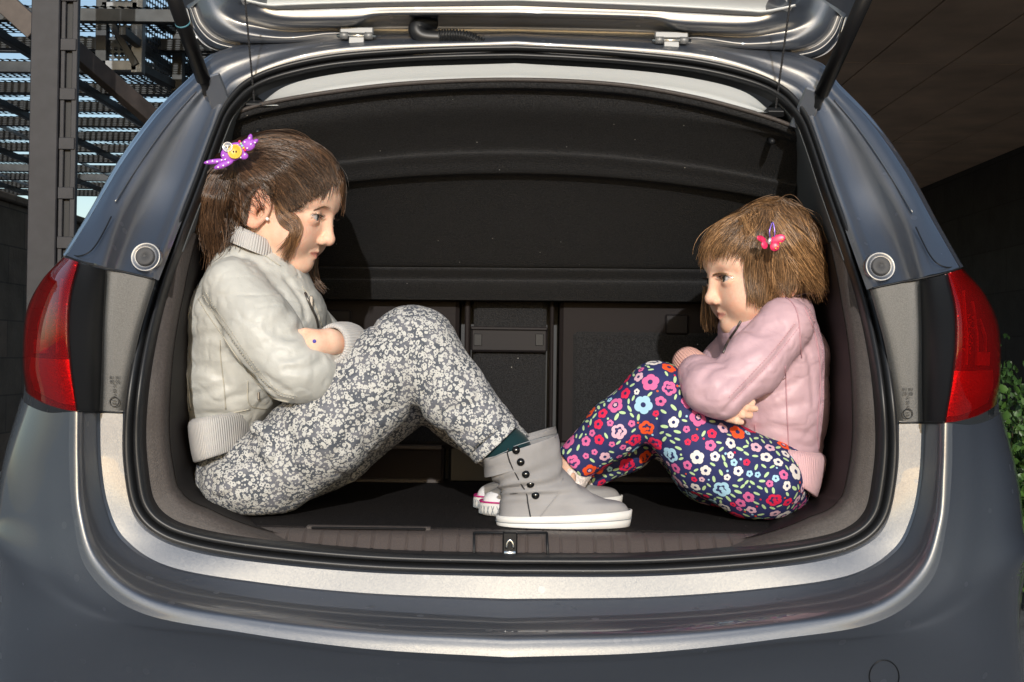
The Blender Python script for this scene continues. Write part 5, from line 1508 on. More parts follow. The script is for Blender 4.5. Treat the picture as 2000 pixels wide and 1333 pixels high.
    jk = groove(jk0, [([(392, 590), (415, 622), (441, 655), (470, 697), (505, 742), (535, 770)], .0045, .0045),
                      ([(425, 574), (480, 576), (548, 575)], .0016, .0020), ([(500, 600), (540, 596), (575, 604)], .0014, .003), ([(470, 620), (500, 640), (520, 672)], .0014, .003), ([(560, 700), (590, 690), (612, 676)], .003, .005), ([(590, 640), (572, 655), (545, 650)], .006, .008), ([(605, 670), (580, 690), (550, 695)], .005, .008),
                      ([(630, 705), (600, 720), (560, 722)], .0045, .007), ([(570, 600), (555, 625), (525, 640)], .004, .010), ([(500, 730), (530, 745), (565, 768)], .003, .007),
                      ([(362, 668), (395, 655), (430, 655)], .004, .008), ([(362, 715), (400, 718), (432, 735)], .004, .008), ([(368, 770), (400, 768), (440, 752)], .004, .008), ([(440, 690), (465, 720), (490, 765)], .004, .008),
                      ([(376, 630), (400, 612), (420, 612)], .0035, .006), ([(450, 780), (480, 770), (500, 775)], .0035, .007), ([(560, 545), (590, 585), (600, 620)], .005, .006), ([(470, 500), (500, 520), (550, 530)], .003, .008)], .004, .006)
    jacket = sdf_obj('jacket', jk, P(330, 860, .30) * [1, 0, 1] + [0, .04, 0], P(760, 410, .30) * [1, 0, 1] + [0, .58, .02], .0028, M['jacket'], root)
    s1 = [(387, 584), (408, 618), (434, 655), (462, 697), (498, 744), (530, 776), (565, 786)]
    seam_on('jacket_seam', jk, s1, .0011, M['cream_thread'], jacket)
    stitch_on('jacket_stitch', jk, [(x + 9, y - 7) for x, y in s1], M['cream_thread'], jacket)
    stitch_on('jacket_stitch', jk, [(x + 15, y - 11) for x, y in s1], M['cream_thread'], jacket)
    for ln in ([(430, 664), (431, 700), (437, 750), (441, 800)], [(484, 745), (487, 790), (520, 800)], [(372, 600), (362, 650), (364, 720), (372, 800)], [(470, 478), (505, 492), (548, 520)], [(376, 824), (430, 812), (488, 800)], [(590, 560), (612, 590), (630, 640)]):
        seam_on('jacket_seam', jk, ln, .0010, M['cream_thread'], jacket)
    # zip and its flap on the chest
    seam_on('zip', jk, [(596, 572), (606, 596), (618, 622), (622, 640)], .0022, M['zip'], jacket, .001)
    q, hit = onsurf(jk, [(608, 588)], .003); MB().box(q[0] - [.003, .001, .012], q[0] + [.003, .001, .008], bev=.001).build('zip_puller', M['zip'], jacket)
    q, hit = onsurf(jk, [(505, 772)], .002); MB().box(q[0] - [.002, .001, .008], q[0] + [.002, .001, .005], bev=.001).build('zip_puller', M['zip'], jacket)
    # knitted waistband, collar, cuff
    a, b, c, e = P(383, 826, .30), P(496, 805, .30), P(394, 900, .30), P(500, 866, .30)
    ring_band('waistband', (a + b) / 2, (c + e) / 2, (b - a) / 2, (e - c) / 2, np.array([0, .142, 0]), np.array([0, .140, 0]), [(-.12, -.008), (-.05, .0), (.05, .003), (.3, .0035), (.7, .003), (.95, .0015), (1, -.001), (1, -.008)], 110, M['cream_rib'], jacket)
    a, b, c, e = P(466, 442, .30), P(556, 484, .30), P(454, 472, .30), P(556, 514, .30)
    ring_band('collar', (a + b) / 2, (c + e) / 2, (b - a) / 2, (e - c) / 2 * 1.05, np.array([0, .084, 0]), np.array([0, .090, 0]), [(.3, -.006), (0, -.004), (-.03, -.001), (.0, .002), (.3, .004), (.7, .003), (1.1, .0)], 75, M['cream_rib'], jacket)
    c0, c1 = P(676, 672, .215), P(648, 672, .166)
    ax = np.cross(c1 - c0, [0, 0, 1.0]); ax /= np.linalg.norm(ax)
    r0 = 36 * m_per_px(.18)
    ring_band('cuff', c0, c1, ax * r0 * 1.05, ax * r0 * .9, np.array([0, 0, r0 * 1.1]), np.array([0, 0, r0]), [(-.3, .0), (0, .003), (.4, .004), (.8, .003), (1, .001), (1.02, -.004), (.7, -.007)], 42, M['cream_rib'], jacket)
    # ---- hair
    def hair0(p):
        q = hd.loc(p); a = q.copy(); a[:, 1] = np.abs(a[:, 1])
        front = .80 * q[:, 0] - .60 * q[:, 2] - .125 - .10 * np.clip(.20 - a[:, 1], 0, 1)
        d = hd.skull(q) - .052 * np.clip(-front / .17, .01, 1) ** 1.15
        d = smax(d, front, .02)
        d = smax(d, -(q[:, 2] + .24 + .5 * np.clip(q[:, 0] + .15, 0, 1)), .06)
        d = smax(d, -(np.linalg.norm((a - np.array([.0, .43, -.08])) / np.array([1, 1.2, 1.5]), axis=1) - .135), .03)
        return d * hd.H
    pony = [J(462, 300, .255, 20), J(430, 338, .235, 28), J(412, 390, .225, 28), J(410, 440, .235, 22), J(420, 485, .25, 10)]
    def hair(p):
        return smin(hair0(p), chain(p, pony, .02) + .004 * vnoise(p, 60, 8), .02)
    st = Strands(11, [(.017, .0085, .0045), (.115, .060, .030)])
    surf = lambda p: np.minimum(hair(p), hd.field(p) - .0012)
    def hcol(v):
        c = np.tile(np.array([.020, .010, .006]), (len(v), 1)) * (1 + .5 * vnoise(v, 200, 3))[:, None]
        q = hd.loc(v); fr = .80 * q[:, 0] - .60 * q[:, 2] - .125 - .10 * np.clip(.20 - np.abs(q[:, 1]), 0, 1)
        w = (np.clip((fr + .085) / .07, 0, 1) * .75)[:, None]          # thin hair at the hairline: scalp shows
        return c * (1 - w) + np.array([.42, .25, .17]) * w
    hv, hF = sdf_mesh(hair, P(360, 520, .29) * [1, 0, 1] + [0, .13, 0], P(700, 230, .29) * [1, 0, 1] + [0, .46, .02], .003)
    st.v.append(hv); st.f.append(hF); st.c.append(hcol(hv)); st.n += len(hv)
    st.sheet(surf, [[(669, 364), (655, 312), (612, 277), (555, 264), (500, 274), (462, 296)], [(654, 362), (630, 318), (585, 298), (530, 292), (464, 300)], [(616, 388), (588, 347), (545, 320), (500, 308), (466, 304)],
                    [(578, 410), (553, 370), (520, 342), (490, 322), (466, 308)], [(552, 424), (529, 377), (500, 345), (468, 312)]], 1700, k=16, lift=(.0005, .004), jit=2.2, short=.02, start=.20)
    st.sheet(surf, [[(540, 385), (518, 356), (492, 336), (466, 312)], [(506, 362), (492, 350), (476, 335), (460, 312)], [(490, 385), (478, 368), (468, 345), (458, 312)], [(482, 425), (470, 398), (462, 360), (456, 314)], [(476, 455), (452, 425), (444, 380), (450, 316)], [(425, 440), (415, 395), (424, 345), (446, 308)]], 1100, k=14, lift=(.0005, .004), jit=2.2, short=.03)
    st.sheet(surf, [[(462, 308), (424, 338), (398, 385), (388, 425), (392, 470)], [(458, 312), (428, 345), (408, 400), (404, 455), (412, 500)], [(456, 316), (440, 360), (430, 410), (430, 460), (428, 498)], [(462, 318), (458, 370), (456, 420), (450, 470), (436, 520)]], 800, k=16, lift=(.0, .007), jit=5, y=.235, spread=.018, wave=2.5, short=.25)
    # fringe and temple wisps
    st.sheet(surf, [[(600, 285), (640, 305), (664, 345), (668, 385)], [(590, 290), (632, 318), (650, 352), (640, 398)], [(585, 300), (622, 332), (634, 360), (620, 402)], [(570, 310), (600, 345), (606, 372), (592, 402)]], 260, k=14, lift=(.0005, .003), jit=3.0, r=(.0005, .00025), short=.45)
    st.sheet(surf, [[(640, 310), (668, 345), (672, 400), (664, 440)], [(645, 320), (666, 350), (672, 395), (668, 420)]], 50, k=12, lift=(.001, .004), jit=2.0, y=.30, r=(.0005, .00025), short=.4)
    # the curling lock in front of the ear, light through it put into paler orange-brown
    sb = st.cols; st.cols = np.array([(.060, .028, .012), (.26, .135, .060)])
    oa = [(536, 372), (546, 398), (564, 414), (580, 424), (589, 440), (585, 462), (572, 492), (560, 526)]
    ob = [(537, 390), (546, 414), (560, 428), (572, 436), (579, 448), (575, 468), (563, 494), (556, 522)]
    oc = [(538, 408), (545, 430), (555, 441), (566, 447), (570, 458), (565, 476), (552, 498), (548, 520)]
    st.sheet(surf, [oa, ob, oc], 125, k=22, lift=(.0006, .006), jit=1.8, y=.205, wave=1.4, r=(.00038, .00018), short=.32, clump=9)
    st.sheet(surf, [[(538, 395), (548, 425), (566, 445), (572, 455), (552, 480), (534, 494)], [(541, 400), (552, 430), (570, 450), (566, 470), (545, 492)]], 26, k=18, lift=(.002, .007), jit=1.5, y=.205, wave=1.0, r=(.0004, .0002), short=.15, clump=2)
    st.cols = sb
    # fine hairs along the hairline
    st.sheet(surf, [[(528, 345), (550, 372), (564, 398), (570, 418)], [(552, 330), (576, 358), (588, 384), (592, 406)], [(578, 318), (602, 346), (613, 372), (612, 398)], [(600, 300), (630, 328), (640, 356), (636, 384)]], 240, k=12, lift=(.0004, .002), jit=3, r=(.0004, .00018), wave=1.5, short=.5, clump=26)
    # flyaways
    st.sheet(surf, [[(640, 330), (600, 280), (545, 262), (490, 270), (450, 300)], [(620, 360), (580, 320), (530, 300), (480, 300)], [(550, 395), (520, 350), (490, 320), (450, 318)], [(480, 420), (450, 390), (420, 350), (430, 310)]], 110, k=14, lift=(.002, .012), jit=7, r=(.0003, .00015), wave=4, short=.5, clump=60)
    st.sheet(surf, [[(560, 400), (572, 400), (590, 395), (604, 402)], [(556, 410), (566, 415), (580, 414), (590, 420)]], 18, k=10, lift=(.0008, .003), jit=3, r=(.00035, .00015), wave=2, short=.5, clump=8)
    # lock on the far side below the chin, nape wisps
    st.sheet(None, [[(618, 500), (615, 530), (622, 552), (640, 568)], [(600, 505), (606, 535), (618, 556), (632, 566)]], 160, k=10, jit=3, y=.36, spread=.012, short=.3)
    st.sheet(surf, [[(470, 440), (458, 470), (440, 500), (420, 530)], [(455, 430), (436, 470), (420, 500), (410, 525)], [(440, 430), (420, 465), (412, 495), (405, 520)]], 220, k=12, lift=(.001, .008), jit=5, y=.27, spread=.02, short=.4, wave=3)
    st.build('hair', M['hair'], root)
    eb = Strands(5, [(.12, .068, .040), (.22, .13, .08)])
    eb.sheet(body, [[(612, 411), (628, 404), (645, 408)], [(614, 413), (630, 407), (644, 411)]], 9, k=6, lift=(.0003, .0012), jit=1.0, r=(.0004, .0002), wave=.3, short=.4)
    eb.build('eyebrow', M['hair'], root)
    # ---- purple rabbit-shaped hair clip with buttons
    o, hit = onsurf(hair, [(456, 300)], .012); o = o[0]
    yy = o[1] - .010
    clip = MB()
    def blob(x, y, rx, rz, ang=0, m=0, th=.0035, dy=0):
        k = m_per_px(yy); v, f = ellipsoid_vf(P(x, y, yy + dy), (rx * k, th, rz * k), np.array(Matrix.Rotation(rad(ang), 3, 'Y')), 18, 12); clip.add(v, f, m)
    blob(457, 297, 27, 17, -22); blob(485, 283, 14, 12, -20); blob(488, 272, 5, 10, 12); blob(497, 278, 9, 4.5, -35)
    blob(420, 316, 22, 5, -8); blob(437, 322, 20, 6, -22); blob(476, 305, 9, 7, 0)
    rr = random.Random(2)
    for (x, y) in ((405, 317), (415, 315), (424, 316), (433, 313), (426, 327), (436, 324), (446, 318), (470, 308), (478, 302), (436, 304), (440, 312), (490, 282), (483, 290), (487, 270), (498, 279), (478, 278), (464, 284)):
        blob(x, y, 1.8, 1.8, m=1, th=.0008, dy=-.0034)
    cl = clip.build('hair_clip', [M['purple'], M['white_dot']], root, True)
    k = m_per_px(yy)
    for (x, y, r, mt) in ((459, 297, 14, 'yellow'), (445, 288, 10, 'bead')):
        b = MB(); c = P(x, y, yy - .0035); R_ = r * k
        b.lathe(c, (0, -1, .05), [(R_, 0), (R_, .0022), (R_ * .86, .0030), (R_ * .78, .0020), (R_ * .1, .0018)], 28); bo = b.build('clip_button', M[mt], cl, True)
        for dx in (-.0022, .0022):
            v, f = ellipsoid_vf(c + [dx, -.0026, 0], (.0012, .0006, .0018)); mesh('button_hole', v, f, M['black'], bo)
    for i, mt in enumerate(('hotpink', 'f_green', 'f_blue', 'yellow', 'hotpink')):
        v, f = ellipsoid_vf(P(468 + i * 2.6, 277 + i * 4.2, yy - .004), (.0022,) * 3, n=10, m=8); mesh('clip_bead', v, f, M[mt], cl)
    return root
older_girl()
# ------------------------------------------------------------------ the younger girl, right
def younger_girl():
    H = .213
    ph = rad(13)
    fw = np.array([-math.cos(ph), -math.sin(ph), 0]); th = rad(3)
    fwd = fw * math.cos(th) + np.array([0, 0, -math.sin(th)]); up = fw * math.sin(th) + np.array([0, 0, math.cos(th)])
    hd = Head(P(1487, 531, .29), fwd, up, H, .6)
    YC = .31 + DY
    torso = [J(1500, 615, .31, 66), J(1512, 700, .31, 96), J(1520, 800, .31, 88), J(1530, 870, .31, 72), J(1530, 920, .31, 66)]
    arm_n = [J(1532, 636, .215, 56), J(1470, 712, .185, 58), J(1408, 768, .165, 46), J(1380, 758, .175, 42), J(1366, 735, .21, 36), J(1352, 718, .25, 30)]
    arm_f = [J(1480, 640, .41, 54), J(1420, 720, .42, 52), J(1375, 790, .38, 40), J(1395, 795, .28, 32), J(1420, 795, .20, 26)]
    leg_n = [J(1478, 936, .245, 82), J(1384, 888, .245, 76), J(1318, 815, .245, 67), J(1284, 773, .245, 62), J(1200, 838, .255, 52), J(1118, 908, .265, 38)]
    leg_f = [J(1478, 936, .395, 82), J(1390, 905, .40, 76), J(1322, 836, .40, 66), J(1300, 800, .40, 60), J(1220, 870, .39, 50), J(1140, 925, .375, 36)]
    def body(p):
        d = hd.field(p)
        d = smin(d, chain(p, [J(1492, 560, .295, 44), J(1502, 600, .305, 40), J(1502, 640, .31, 44)], .02), .035)
        d = smin(d, chain(p, torso, .03, -.014, 1.2, YC), .02)
        for ch in (arm_n, leg_n, leg_f): d = smin(d, chain(p, ch, .01, -.014), .012)
        d = smin(d, chain(p, arm_f, .01, -.012), .012)
        # the hand that shows under the near sleeve: palm, four fingers, thumb
        d = smin(d, chain(p, [J(1395, 796, .205, 18), J(1420, 797, .182, 17), J(1432, 800, .176, 14)], .01), .008)
        for js in ([J(1428, 788, .168, 7.6), J(1454, 784, .158, 7.2), J(1470, 786, .162, 6)], [J(1430, 798, .166, 8), J(1458, 797, .154, 7.6), J(1475, 799, .160, 6.4)],
                   [J(1428, 809, .166, 7.8), J(1450, 810, .155, 7.4), J(1465, 812, .160, 6.2)], [J(1422, 818, .168, 7), J(1438, 822, .158, 6.6), J(1448, 825, .162, 5.6)]):
            d = smin(d, chain(p, js, .002), .0018)
        d = smin(d, chain(p, [J(1412, 786, .180, 8), J(1420, 778, .174, 7), J(1432, 776, .172, 6)], .004), .006)
        # ankles and feet
        d = smin(d, chain(p, [J(1118, 908, .265, 26), J(1098, 945, .27, 24), J(1085, 972, .275, 20), J(975, 985, .285, 12)], .01), .01)
        d = smin(d, chain(p, [J(1140, 925, .375, 26), J(1100, 945, .37, 22), J(1080, 962, .36, 18), J(970, 972, .36, 10)], .01), .01)
        return d
    root = sdf_obj('person', body, P(900, 1050, .30) * [1, 0, 1] + [0, .04, -.01], P(1660, 370, .30) * [1, 0, 1] + [0, .56, .02], .0027, M['skin'], None,
                   col={'tint': lambda v: hd.tint(v, SKIN)})
    tag(root, 'younger girl in pink jacket and colourful flowered navy leggings facing the older one', 'person')
    eyeballs(hd, np.array([-1, -.22, .10]), root, (.075, .065, .055))
    # ---- leggings
    def lg0(p):
        d = ell(p, P(1474, 928, .32), (92 * m_per_px(.3), .165, 84 * m_per_px(.3)))
        d = smin(d, chain(p, [J(1530, 900, .31, 64), J(1505, 930, .31, 78)], .02, 0, 1.25, YC), .03)
        for lg in (leg_n, leg_f):
            e = chain(p, lg, .014)
            end, prev = P(*lg[-1][:3]), P(*lg[-2][:3]); ax = (end - prev) / np.linalg.norm(end - prev)
            e = smax(e, (p - end) @ ax, .004)
            d = smin(d, e, .016)
        d = smax(d, FZ + .002 - p[:, 2], .012)
        return d + .0010 * vnoise(p, 30, 11)
    lg = groove(lg0, [([(1288, 868), (1282, 830), (1290, 790)], .0045, .005), ([(1292, 850), (1310, 820), (1330, 800)], .003, .007), ([(1420, 830), (1440, 860), (1450, 900)], .003, .010)], .003, .006)
    leggings = sdf_obj('leggings', lg, P(1060, 1040, .30) * [1, 0, 1] + [0, .08, -.02], P(1600, 690, .30) * [1, 0, 1] + [0, .56, .02], .0034, M['navy'], root)
    # printed flowers, laid on the cloth
    me = leggings.data
    V = np.empty(len(me.vertices) * 3, np.float32); me.vertices.foreach_get('co', V); V = V.reshape(-1, 3).astype(float)
    Nn = grad(lg, V); Nn /= np.linalg.norm(Nn, axis=1, keepdims=True)
    rs = np.random.RandomState(4)
    pos = np.zeros((0, 3)); prad = np.zeros(0); items = []
    def scatter(count, rmin, rmax, kind, gap, tries=6000):
        nonlocal pos, prad
        got = 0
        for i in rs.permutation(len(V))[:tries]:
            if got >= count: break
            r = rs.uniform(rmin, rmax)
            if len(pos) and (np.linalg.norm(pos - V[i], axis=1) < prad + r + gap).any(): continue
            if V[i, 2] < FZ + .006: continue
            pos = np.vstack([pos, V[i]]); prad = np.r_[prad, r * (.92 if kind != 'leaf' else .75)]; items.append((i, r, kind)); got += 1
    scatter(120, .0115, .0155, 'big', .0012); scatter(190, .0080, .0100, 'mid', .0016); scatter(170, .0050, .0062, 'small', .0012); scatter(620, .0046, .0070, 'leaf', .0002, 16000); scatter(250, .0016, .0022, 'dot', .0006, 9000)
    mats = [M[k] for k in ('f_red', 'f_orange', 'f_pink', 'f_pale', 'f_white', 'f_blue', 'f_green', 'navy')]
    PV, PF, PM = [], [], []; nv = 0
    def poly(o, n, ang, rfun, m, lay, rings=2, seg=25, ox=0, oy=0, sx=1, sy=1):
        nonlocal nv
        t = np.cross(n, [0, 0, 1.0]) if abs(n[2]) < .9 else np.cross(n, [1.0, 0, 0]); t /= np.linalg.norm(t); b = np.cross(n, t)
        a = np.linspace(0, 2 * math.pi, seg, endpoint=False)
        pts = [np.array([0., 0.])]
        for k in range(1, rings + 1):
            rr = rfun(a) * k / rings
            pts += list(np.stack([np.cos(a) * rr * sx, np.sin(a) * rr * sy], 1))
        q = np.array(pts) + [ox, oy]; ca, sa = math.cos(ang), math.sin(ang); q = q @ np.array([[ca, sa], [-sa, ca]])
        w = o + q[:, :1] * t + q[:, 1:] * b
        PV.append((w, .0005 + lay * .00035))
        for j in range(seg): PF.append((nv, nv + 1 + j, nv + 1 + (j + 1) % seg)); PM.append(m)
        for k in range(rings - 1):
            s0, s1 = nv + 1 + k * seg, nv + 1 + (k + 1) * seg
            for j in range(seg): PF.append((s0 + j, s1 + j, s1 + (j + 1) % seg, s0 + (j + 1) % seg)); PM.append(m)
        nv += len(w)
    for i, r, kind in items:
        o, n = V[i], Nn[i]; ang = rs.uniform(0, 6.28)
        if kind == 'leaf': poly(o, n, ang, lambda a: np.full_like(a, r), 6, 0, 1, 12, sx=1, sy=.42); continue
        if kind == 'dot': poly(o, n, ang, lambda a: np.full_like(a, r), rs.choice([1, 0, 6, 5]), 0, 1, 10); continue
        m = rs.choice([0, 1, 2, 3, 4, 5], p=[.20, .20, .16, .17, .13, .14]) if kind == 'big' else rs.choice([0, 2, 3, 4, 5], p=[.22, .22, .18, .22, .16])
        petal = lambda a: r * (.80 + .20 * np.abs(np.cos(2.5 * a)) ** .7 * 1.0)
        poly(o, n, ang, petal, m, 0, 3, 40)
        if kind == 'big':
            v_ = rs.rand()
            if v_ < .5:
                poly(o, n, ang, lambda a: r * (.50 + .10 * np.cos(5 * a)), 7, 1, 2, 30, oy=r * .08)
                poly(o, n, ang, lambda a: np.full_like(a, r * .24), m, 2, 1, 16, ox=r * .12, oy=r * .10)
                poly(o, n, ang, lambda a: np.full_like(a, r * .26), m, 2, 1, 16, ox=-r * .05, oy=-r * .30)
            elif v_ < .75:
                poly(o, n, ang, lambda a: np.full_like(a, r * .40), 7, 1, 2, 24); poly(o, n, ang, lambda a: r * (.24 + .05 * np.cos(5 * a)), 3 if m != 3 else 2, 2, 1, 20)
            else: poly(o, n, ang, lambda a: np.full_like(a, r * .27), 7, 1, 1, 18)
        elif kind == 'mid': poly(o, n, ang, lambda a: np.full_like(a, r * .30), 7, 1, 1, 16)
        else: poly(o, n, ang, lambda a: np.full_like(a, r * .26), 7, 1, 1, 12)
    allp = np.concatenate([w for w, _ in PV]); offs = np.concatenate([np.full(len(w), o) for w, o in PV])
    g = None
    for _ in range(3):
        g = grad(lg, allp); allp = allp - ((lg(allp) - offs) / np.maximum((g * g).sum(1), .2))[:, None] * g
    mesh('flower_print', allp, PF, mats, leggings, mi=PM)
    # ---- socks and sneakers
    for (x, y, d) in ((1118, 925, .265), (1128, 938, .375)):
        def sk(p, x=x, y=y, d=d): return chain(p, [J(x + 8, y - 4, d, 29), J(x - 8, y + 22, d, 31)], .01) + .0025 * vnoise(p, 130, 5)
        sdf_obj('sock', sk, P(x - 70, y + 80, d) * [1, 0, 1] + [0, d - .06, 0], P(x + 70, y - 60, d) * [1, 0, 1] + [0, d + .06, 0], .003, M['frill'], root)
    def sneaker(tx, ty, d, L_):
        tip = P(tx, ty, d); d = d + DY
        # from toe (left) to heel (right)
        z0 = FZ
        rows = []; tt = np.linspace(0, 2 * math.pi, 64, endpoint=False)
        cs = np.sign(np.cos(tt)) * np.abs(np.cos(tt)) ** .8; sn = np.sign(np.sin(tt)) * np.abs(np.sin(tt)) ** .8
        def lev(x0, x1, z, w): return np.stack([tip[0] + (x0 + x1) / 2 + cs * (x1 - x0) / 2, d + sn * w, np.full(64, z)], 1)
        up_ = [lev(.004, L_, z0 + .020, .037), lev(.006, L_, z0 + .030, .036), lev(.016, L_ - .002, z0 + .040, .033), lev(.045, L_ - .004, z0 + .052, .030), lev(.075, L_ - .006, z0 + .068, .028), lev(.085, L_ - .008, z0 + .082, .027)]
        sh = grid('sneaker', crom(np.array(up_), 24), M['sneaker_white'], root, close=True, flip=True)
        so_ = [lev(.02, L_ - .02, z0 + .0015, .02), lev(.002, L_ + .002, z0 + .002, .038), lev(-.002, L_ + .004, z0 + .008, .040), lev(-.002, L_ + .004, z0 + .020, .040), lev(.001, L_ + .002, z0 + .0225, .038), lev(.006, L_, z0 + .023, .034)]
        sl = grid('sole', np.array(so_), M['rubber_white'], sh, close=True, flip=True)
        q = lev(-.0005, L_ + .003, z0 + .0235, .0388); v, f = tube_vf(np.vstack([q, q[:1]]), .0016, 6, False); mesh('stripe', v, f, M['magenta'], sh)
        q = lev(.030, L_ + .003, z0 + .0375, .0325); q = q[(q[:, 0] < tip[0] + .05)]
        b = MB()
        for i in range(40):
            a = 2 * math.pi * i / 40
            if math.cos(a) > .2: continue
            e = lambda k, z: np.array([tip[0] + (L_ / 2 + .001) + np.sign(math.cos(k)) * abs(math.cos(k)) ** .8 * (L_ / 2 + .003), d + np.sign(math.sin(k)) * abs(math.sin(k)) ** .8 * .0402, z])
            b.tube([e(a, z0 + .004), e(a + .08, z0 + .018)], .0007, 4); b.tube([e(a + .08, z0 + .004), e(a, z0 + .018)], .0007, 4)
        b.build('sole_pattern', M['sole_line'], sl)
        return sh
    sneaker(938, 1000, .275, .165); sneaker(927, 985, .355, .165)
    # ---- jacket
    def jk0(p):
        d = chain(p, torso[:4], .03, 0, 1.2, YC)
        d = smin(d, chain(p, [J(1548, 605, .31, 34), J(1500, 612, .31, 44), J(1452, 640, .31, 44)], .03, 0, 1.8, YC), .03)
        d = smin(d, chain(p, arm_f, .015), .012)
        d = smin(d, chain(p, arm_n, .02), .008)
        d = smax(d, -chain(p, [J(1502, 608, .305, 36), J(1490, 540, .295, 62)], .02), .01)
        hand = chain(p, [J(1410, 797, .19, 22), J(1500, 797, .15, 22)], .01)
        return d + .0012 * vnoise(p, 18, 13) + .0024 * creases(p, 13, 14) * np.clip(.5 + vnoise(p, 10, 15), 0, 1) + .0010 * creases(p, 34, 17, (1, 1, 1.5)) + .0004 * vnoise(p, 110, 16)
    jk = groove(jk0, [([(1556, 640), (1522, 690), (1475, 742), (1428, 790), (1415, 806)], .0050, .0045), ([(1460, 640), (1490, 650), (1520, 640)], .006, .009), ([(1410, 700), (1440, 690), (1480, 670)], .004, .010),
                      ([(1370, 775), (1400, 760), (1420, 740)], .003, .008), ([(1480, 815), (1520, 800), (1570, 790)], .004, .008), ([(1470, 840), (1510, 835), (1580, 850)], .0035, .008), ([(1480, 780), (1520, 765), (1560, 745)], .0035, .007), ([(1570, 660), (1585, 720), (1590, 790)], .0025, .006), ([(1372, 740), (1390, 720), (1410, 715)], .003, .007)], .004, .006)
    jacket = sdf_obj('jacket', jk, P(1290, 920, .30) * [1, 0, 1] + [0, .06, 0], P(1660, 550, .30) * [1, 0, 1] + [0, .56, .02], .0028, M['pink'], root)
    for ln in ([(1572, 600), (1594, 660), (1603, 740), (1597, 830), (1600, 880)], [(1524, 574), (1548, 592), (1560, 625), (1566, 700)], [(1534, 715), (1537, 800), (1541, 880)], [(1474, 830), (1477, 850), (1482, 876)]):
        seam_on('jacket_seam', jk, ln, .0010, M['pink_thread'], jacket)
    s1 = [(1560, 640), (1524, 686), (1478, 736), (1432, 784)]
    for dx in (0, 8): stitch_on('jacket_stitch', jk, [(x - dx, y - dx * .9) for x, y in s1], M['pink_thread'], jacket)
    stitch_on('jacket_stitch', jk, [(1580, 604), (1603, 662), (1609, 740), (1604, 830)], M['pink_thread'], jacket)
    seam_on('zip', jk, [(1452, 618), (1440, 640), (1424, 664), (1412, 690)], .0020, M['zip'], jacket, .001)
    a, b, c, e = P(1466, 868, .31), P(1606, 892, .31), P(1496, 912, .31), P(1584, 970, .31)
    ring_band('waistband', (a + b) / 2, (c + e) / 2, (b - a) / 2, (e - c) / 2, np.array([0, .112, 0]), np.array([0, .116, 0]), [(-.12, -.010), (-.05, -.002), (.05, .002), (.3, .0035), (.7, .003), (.95, .001), (1, -.002), (1, -.010)], 105, M['pink_rib'], jacket)
    a, b, c, e = P(1556, 572, .31), P(1462, 590, .31), P(1556, 600, .31), P(1452, 622, .31)
    ring_band('collar', (a + b) / 2, (c + e) / 2, (b - a) / 2, (e - c) / 2 * 1.05, np.array([0, .084, 0]), np.array([0, .090, 0]), [(.3, -.006), (0, -.004), (-.03, -.001), (.0, .002), (.3, .004), (.7, .003), (1.1, .0)], 75, M['pink_rib'], jacket)
    c0, c1 = P(1362, 728, .222), P(1338, 702, .262)
    ax = np.cross(c1 - c0, [0, 1.0, 0]); ax /= np.linalg.norm(ax); bx = np.cross(c1 - c0, ax); bx /= np.linalg.norm(bx)
    r0 = 31 * m_per_px(.24)
    ring_band('cuff', c0, c1, ax * r0, ax * r0 * .85, bx * r0, bx * r0 * .85, [(-.1, .0), (.1, .003), (.4, .004), (.8, .003), (1, .001), (1.02, -.004), (.7, -.007)], 40, M['peach_rib'], jacket)
    # ---- hair: a bob with a fringe
    def hair(p):
        q = hd.loc(p); a = q.copy(); a[:, 1] = np.abs(a[:, 1])
        d = smin(hd.skull(q) - .042 * np.clip((.30 - q[:, 0]) / .2, .15, 1), ell(q, (-.10, 0, -.05), (.385, .40, .45)), .06)
        d = smin(d, ell(q, (-.30, 0, -.18), (.26, .32, .24)), .08)
        cut = smin(q[:, 0] - .10 - .25 * np.clip(q[:, 2], 0, 1), .245 - q[:, 2] + .30 * np.clip(q[:, 0] - .34, 0, 1) * 2 - .05 * np.clip(.2 - a[:, 1], 0, .2), .05)
        d = smax(d, cut, .03)
        d = smax(d, -(q[:, 2] + .22 + .10 * np.clip(q[:, 0], -1, 1)), .04)
        d = smax(d, -(hd.skull(q) + .02), .02) if False else d
        return d * hd.H + .0025 * vnoise(p, 70, 21)
    surf = lambda p: np.minimum(hair(p), hd.field(p) - .0012)
    st = Strands(21, [(.050, .024, .010), (.27, .150, .068)])
    hv, hF = sdf_mesh(hair, P(1340, 680, .29) * [1, 0, 1] + [0, .12, 0], P(1660, 350, .29) * [1, 0, 1] + [0, .48, .02], .003)
    st.v.append(hv); st.f.append(hF); st.c.append(np.tile(np.array([.045, .022, .010]), (len(hv), 1)) * (1 + .5 * vnoise(hv, 200, 3))[:, None]); st.n += len(hv)
    st.sheet(surf, [[(1470, 412), (1420, 432), (1382, 465), (1367, 500), (1370, 530)], [(1472, 414), (1430, 438), (1396, 470), (1380, 502), (1378, 526)], [(1476, 414), (1444, 438), (1414, 466), (1398, 492), (1394, 510)], [(1482, 414), (1458, 440), (1434, 470), (1418, 492), (1412, 508)], [(1486, 414), (1470, 445), (1452, 476), (1438, 498), (1434, 512)], [(1488, 414), (1478, 448), (1466, 484), (1458, 508), (1460, 524)]], 900, k=16, lift=(.001, .005), jit=3.0, y=.30, short=.38, wave=2.0, r=(.00055, .0002))
